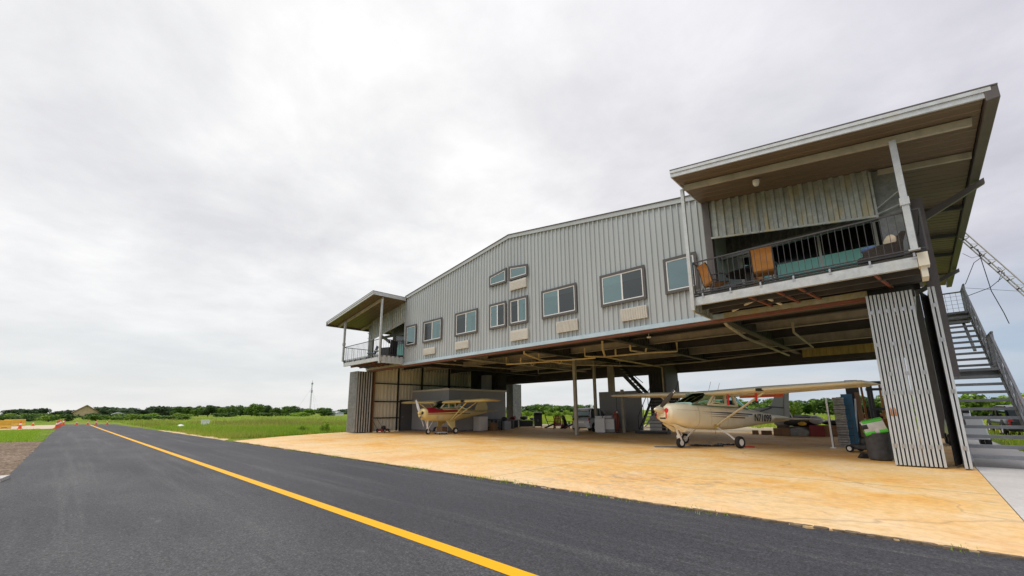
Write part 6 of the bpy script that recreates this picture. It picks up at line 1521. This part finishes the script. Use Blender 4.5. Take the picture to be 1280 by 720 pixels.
for k, (x, y, h, wd) in enumerate([(2.6,68.5,3.2,2.7),(3.7,68.9,2.9,2.3),(4.8,69.3,2.9,2.3),(5.8,69.7,2.8,2.2),(6.9,70.2,3.0,2.4),(8.0,70.6,2.8,2.4),(9.1,71.0,2.9,2.3),(1.7,68.2,3.1,2.3),(.4,68,3.0,2.4)]):
    tree(x, y, h + .25, wd * 1.5, 'leaf' if k % 2 else 'leafbright', 'leafy tree of the hedge seen between the outdoor stair treads', 'hedge trees behind the staircase', 'bush')
# meadow grass as tufts of blades
def in_field(x, y):
    if y > 29.9 and -31 < x < 2: return y > 36 + noise.noise(Vector((x * .2, 0, 0)))
    if x > 2.15 and y > 20.3: return True
    if y < 6.4 + .4 * noise.noise(Vector((x * .3, 3, 0))): return False
    e = -26.6 + (6.2 - y) * .42 if y < 9.2 else (-28.5 - (y - 9.2) * .47 if y < 12.5 else -30.5)
    return x < e - .12
def blades(n, sampler, hmin, hmax, wd, k=5):
    b = MB(); vs = []; fs = []
    for i in range(n):
        p = sampler()
        if p is None: continue
        x, y = p; hs = .65 + .7 * max(0, .5 + noise.noise(Vector((x * .12, y * .12, 0))))
        for j_ in range(k):
            a = random.uniform(0, 2 * PI); r0 = random.random() * .22; px, py = x + r0 * math.cos(a * 3), y + r0 * math.sin(a * 3)
            h = random.uniform(hmin, hmax) * hs; l = h * random.uniform(.15, .6); w_ = wd * random.uniform(.6, 1.3)
            t = len(vs); vs += [(px - w_ * math.sin(a), py + w_ * math.cos(a), -.03), (px + w_ * math.sin(a), py - w_ * math.cos(a), -.03), (px + l * math.cos(a), py + l * math.sin(a), h)]; fs.append((t, t + 1, t + 2))
    b.add(vs, fs); return b
def samp_left():
    d = 30 * (random.random() ** -.62); a = random.uniform(math.radians(-88), math.radians(-58)); x, y = d * math.sin(a), d * math.cos(a)
    return (x, y) if d < 260 and in_field(x, y) else None
tag(obj('meadow_grass', blades(17000, samp_left, .10, .34, .02), M['bladegreen']), 'tall green meadow grass beside the apron and taxiway', 'grass', kind='stuff')
def samp_seed():
    d = 45 * (random.random() ** -.7); a = random.uniform(math.radians(-88), math.radians(-58)); x, y = d * math.sin(a), d * math.cos(a)
    return (x, y) if d < 300 and in_field(x, y) and noise.noise(Vector((x * .03, y * .08, 4))) > .02 else None
tag(obj('seeding_grass', blades(9000, samp_seed, .3, .55, .018, 3), M['straw_blade']), 'straw coloured seeding grass further out in the meadow', 'grass', kind='stuff')
def samp_back():
    y = random.uniform(33, 90); x = random.uniform(-1.2, .2) * y
    return (x, y) if in_field(x, y) else None
tag(obj('rear_grass', blades(9000, samp_back, .15, .42, .03), M['limeblade']), 'yellow green grass behind the hangar', 'grass', kind='stuff')
def samp_right():
    y = random.uniform(20.4, 60); x = random.uniform(1.9, 12)
    return (x, y) if (x > 2.2 if y < 31 else True) and not (2.6 < x < 5 and 30 < y < 37) else None
tag(obj('side_grass', blades(5000, samp_right, .1, .3, .02), M['limeblade']), 'bright grass beyond the outdoor staircase', 'grass', kind='stuff')
def samp_island():
    x = random.uniform(-66, -35.5); return (x, random.uniform(-9, -1.0 - .02 * abs(x + 35)))
tag(obj('island_grass', blades(5000, samp_island, .05, .16, .018), M['bladegreen']), 'short grass on the left side of the taxiway', 'grass', kind='stuff')
def samp_crack():
    x = random.uniform(-25.9, 1.2); 
    if noise.noise(Vector((x * .9, 7, 0))) < .02 or x > .2: return None
    return (x, 6.13 + (x + 26) * .0125 + random.uniform(-.03, .05))
tag(obj('joint_weeds', blades(800, samp_crack, .015, .06, .011, 6), M['bladegreen']), 'small weeds in the seam between asphalt and apron', 'weeds', kind='stuff')
flat('grass_island', [(-66, -60), (-62.5, -20), (-66.5, -.9), (-35, -.66), (-36.4, -1.6), (-40, -4.4), (-60, -30)], -.009, M['meadow'])
for x, y, h, wd in ((-31.6, 13.2, .9, .8), (-33.5, 12.4, .6, .9), (-30.9, 15.5, .7, .7)): tree(x, y, h, wd, 'leafbright', 'leafy weed clump in the grass at the left edge of the apron', 'weed clumps by the apron', 'bush', 'weed')
dirt = MB()
for i in range(1500):
    x0 = random.uniform(-25.8, 1.4); y = 6.13 + (x0 + 26) * .0125 + .05 * noise.noise(Vector((x0 * .8, 2, 0))) + random.gauss(0, .014)
    r0 = random.uniform(.008, .035); k = random.uniform(.5, 1.2)
    dirt.prism([(x0 + r0 * 2.2 * math.cos(q), y + r0 * k * math.sin(q)) for q in [2 * PI * j / 6 + random.uniform(-.3, .3) for j in range(6)]], 'z', 0, .018 + random.random() * .006)
tag(obj('edge_dirt', dirt, mat('dark_edge_soil', (.17, .125, .08), .95, 0, .4, 9)), 'dark soil and grit along the seam of asphalt and apron', 'soil', kind='stuff')
# cones and barriers at the end of the taxiway
def cone_at(x, y, label, big=0):
    r_ = thing('traffic_cone', label, 'traffic cone', (x, y, .0), random.random(), 'traffic cones at the taxiway end'); s = .8 if not big else 1.05
    b = MB(); b.box(-.19 * s, .19 * s, -.19 * s, .19 * s, 0, .04); obj('base', b, M['orange'], r_)
    b = MB(); b.lathe([(.14 * s, .04), (.035 * s, .78 * s), (.0, .79 * s)], 14); obj('cone_body', b, M['orange'], r_)
    b = MB(); b.lathe([(.094 * s, .38 * s), (.070 * s, .55 * s)], 14); obj('reflective_collar', b, M['plastic_white'], r_)
for (x, y), lab, big in (((-70.3, -3.22), 'orange cone on the grass left of the taxiway in front of the yellow barriers', 1), ((-87.1, -2.87), 'orange cone right of the two yellow barriers', 0),
    ((-67.6, -.5), 'nearest orange cone of the cluster at the taxiway\'s left corner', 1), ((-71.5, -.45), 'second nearest orange cone of the cluster at the taxiway\'s left corner', 1), ((-76.5, -.4), 'middle orange cone of the cluster at the taxiway\'s left corner', 1), ((-82, -.3), 'second farthest orange cone of the cluster at the taxiway\'s left corner', 1), ((-89.5, -.05), 'farthest orange cone of the cluster at the taxiway\'s left corner', 1),
    ((-88.0, 1.28), 'leftmost of the four orange cones spaced across the taxiway end', 0), ((-87.0, 2.38), 'orange cone standing at the far end of the yellow line', 0), ((-86.6, 3.24), 'orange cone just right of the yellow line\'s far end', 0), ((-86.2, 4.39), 'rightmost of the four orange cones spaced across the taxiway end', 0)):
    cone_at(x, y, lab, big)
for (x, y), lab in (((-72.3, -4.9), 'yellow plastic barrier cut by the left edge of the picture'), ((-88.3, -4.6), 'yellow plastic barrier standing right of the one at the picture edge')):
    r_ = thing('road_barrier', lab, 'barrier', (x, y, 0), 1.5)
    b = MB(); b.prism([(-.3, 0), (.3, 0), (.22, .25), (.14, .35), (.12, .9), (-.12, .9), (-.14, .35), (-.22, .25)], 'x', -.95, .95); obj('barrier_body', b, M['yellow_plastic'], r_, bevel=.03)
    b = MB()
    for k in (-.5, .5): b.box(k - .2, k + .2, -.27, -.24, .04, .14)
    obj('fork_slot', b, M['roomdark'], r_)
# house far beyond the taxiway
r_ = thing('distant_house', 'tan gabled house with dark arched window on the horizon beyond the taxiway', 'house', (-466, 10, -.03), -PI / 2 + .02)
def LP(b): return b
b = MB(); b.box(-6.3, 6.3, 0, 16, 0, 3.4); b.prism([(-6.3, 3.4), (6.3, 3.4), (0, 8.0)], 'y', 0, 16); obj('wall', b, M['straw'], r_)
b = MB()
for s_ in (-1, 1):
    p = [(s_ * 7.2, 2.85), (0, 8.02), (0, 8.7), (s_ * 7.2, 3.4)]; b.prism(p if s_ > 0 else p[::-1], 'y', -1.2, 17)
obj('roof', b, M['roofbrown'], r_)
b = MB(); b.prism([(-3.2, 1.2), (3.2, 1.2), (3.2, 3.2), (1.9, 4.6), (0, 5.2), (-1.9, 4.6), (-3.2, 3.2)], 'y', -.12, -.05); w_ = obj('window', b, M['room'], r_)
b = MB(); b.box(-3.2, 3.2, -.2, -.12, 2.9, 3.15); b.box(-.15, .15, -.2, -.12, 1.2, 5.1); obj('frame', b, M['straw'], w_)
for (x, y, wd, hh, lab) in ((-300, 18.6, 5, 2.7, 'low white roofed shed among the shrubs right of the gabled house'), (-190, 82, 4.5, 1.9, 'small white shed in the meadow just left of the hangar')):
    r_ = thing('distant_shed', lab, 'shed', (x, y, -.03), -PI / 2 + (.3 if y > 50 else 0))
    b = MB(); b.box(-wd / 2, wd / 2, 0, 5, 0, hh * .6); obj('wall', b, M['plastic_white'], r_)
    b = MB(); b.prism([(-wd / 2 - .3, hh * .58), (wd / 2 + .3, hh * .58), (0, hh)], 'y', -.3, 5.3); obj('roof', b, M['mastgrey'], r_)
# radio tower with guys
r_ = thing('radio_tower', 'slender guyed lattice radio tower rising behind the left treeline', 'radio tower', (-260.5, 99.5, -.03))
b = MB(); TH = 20.6
for k in range(3):
    a = k * 2 * PI / 3; c = Vector((.45 * math.cos(a), .45 * math.sin(a), 0)); b.bar(c, c * .5 + Vector((0, 0, TH - 1.5)), .12, .12)
for i in range(22):
    z0, z1 = TH * i / 23, TH * (i + 1) / 23
    for k in range(3):
        a0, a1 = k * 2 * PI / 3, (k + 1) * 2 * PI / 3; s0, s1 = .45 * (1 - .5 * z0 / TH), .45 * (1 - .5 * z1 / TH)
        b.bar((s0 * math.cos(a0), s0 * math.sin(a0), z0), (s1 * math.cos(a1), s1 * math.sin(a1), z1), .06, .06)
obj('lattice_mast', b, M['mastgrey'], r_)
b = MB(); b.box(-.7, .7, -.25, .25, 13.2, 14.6); b.box(-.5, .5, -.4, .4, 18.0, 19.0); b.tube([(0, 0, TH - 1.6), (0, 0, TH)], .06, 6); obj('antenna', b, M['mastgrey'], r_)
for a in (2.4, 4.4, .3): b = MB(); b.tube([(0, 0, 16), (9 * math.cos(a), 9 * math.sin(a), 0)], .035, 4); obj('guy_wire', b, M['mastgrey'], r_)
b = MB(); b.box(-.45, .45, -.3, .3, 0, .55); b.box(-.5, .5, -.35, .35, .55, .62); o = obj('utility_box', b, M['plastic_white']); o.location = (-70.5, 13.3, -.03); o.rotation_euler.z = 1.2; tag(o, 'small white utility box standing alone in the meadow', 'utility box')
lump('white_stone', 'pale white lump in the grass nearer the taxiway than the utility box', 'stone', (-58.5, 8.9, -.05), .45, .3, .16, 'plastic_white', 41)
b = MB(); b.prism([(-.35, -.2), (.3, -.3), (.42, .22), (-.3, .3)], 'z', 0, .09); o = obj('concrete_slab', b, M['concrete']); o.location = (-15.1, -1.0, -.015); tag(o, 'broken white concrete piece at the gravel edge of the taxiway', 'concrete piece')
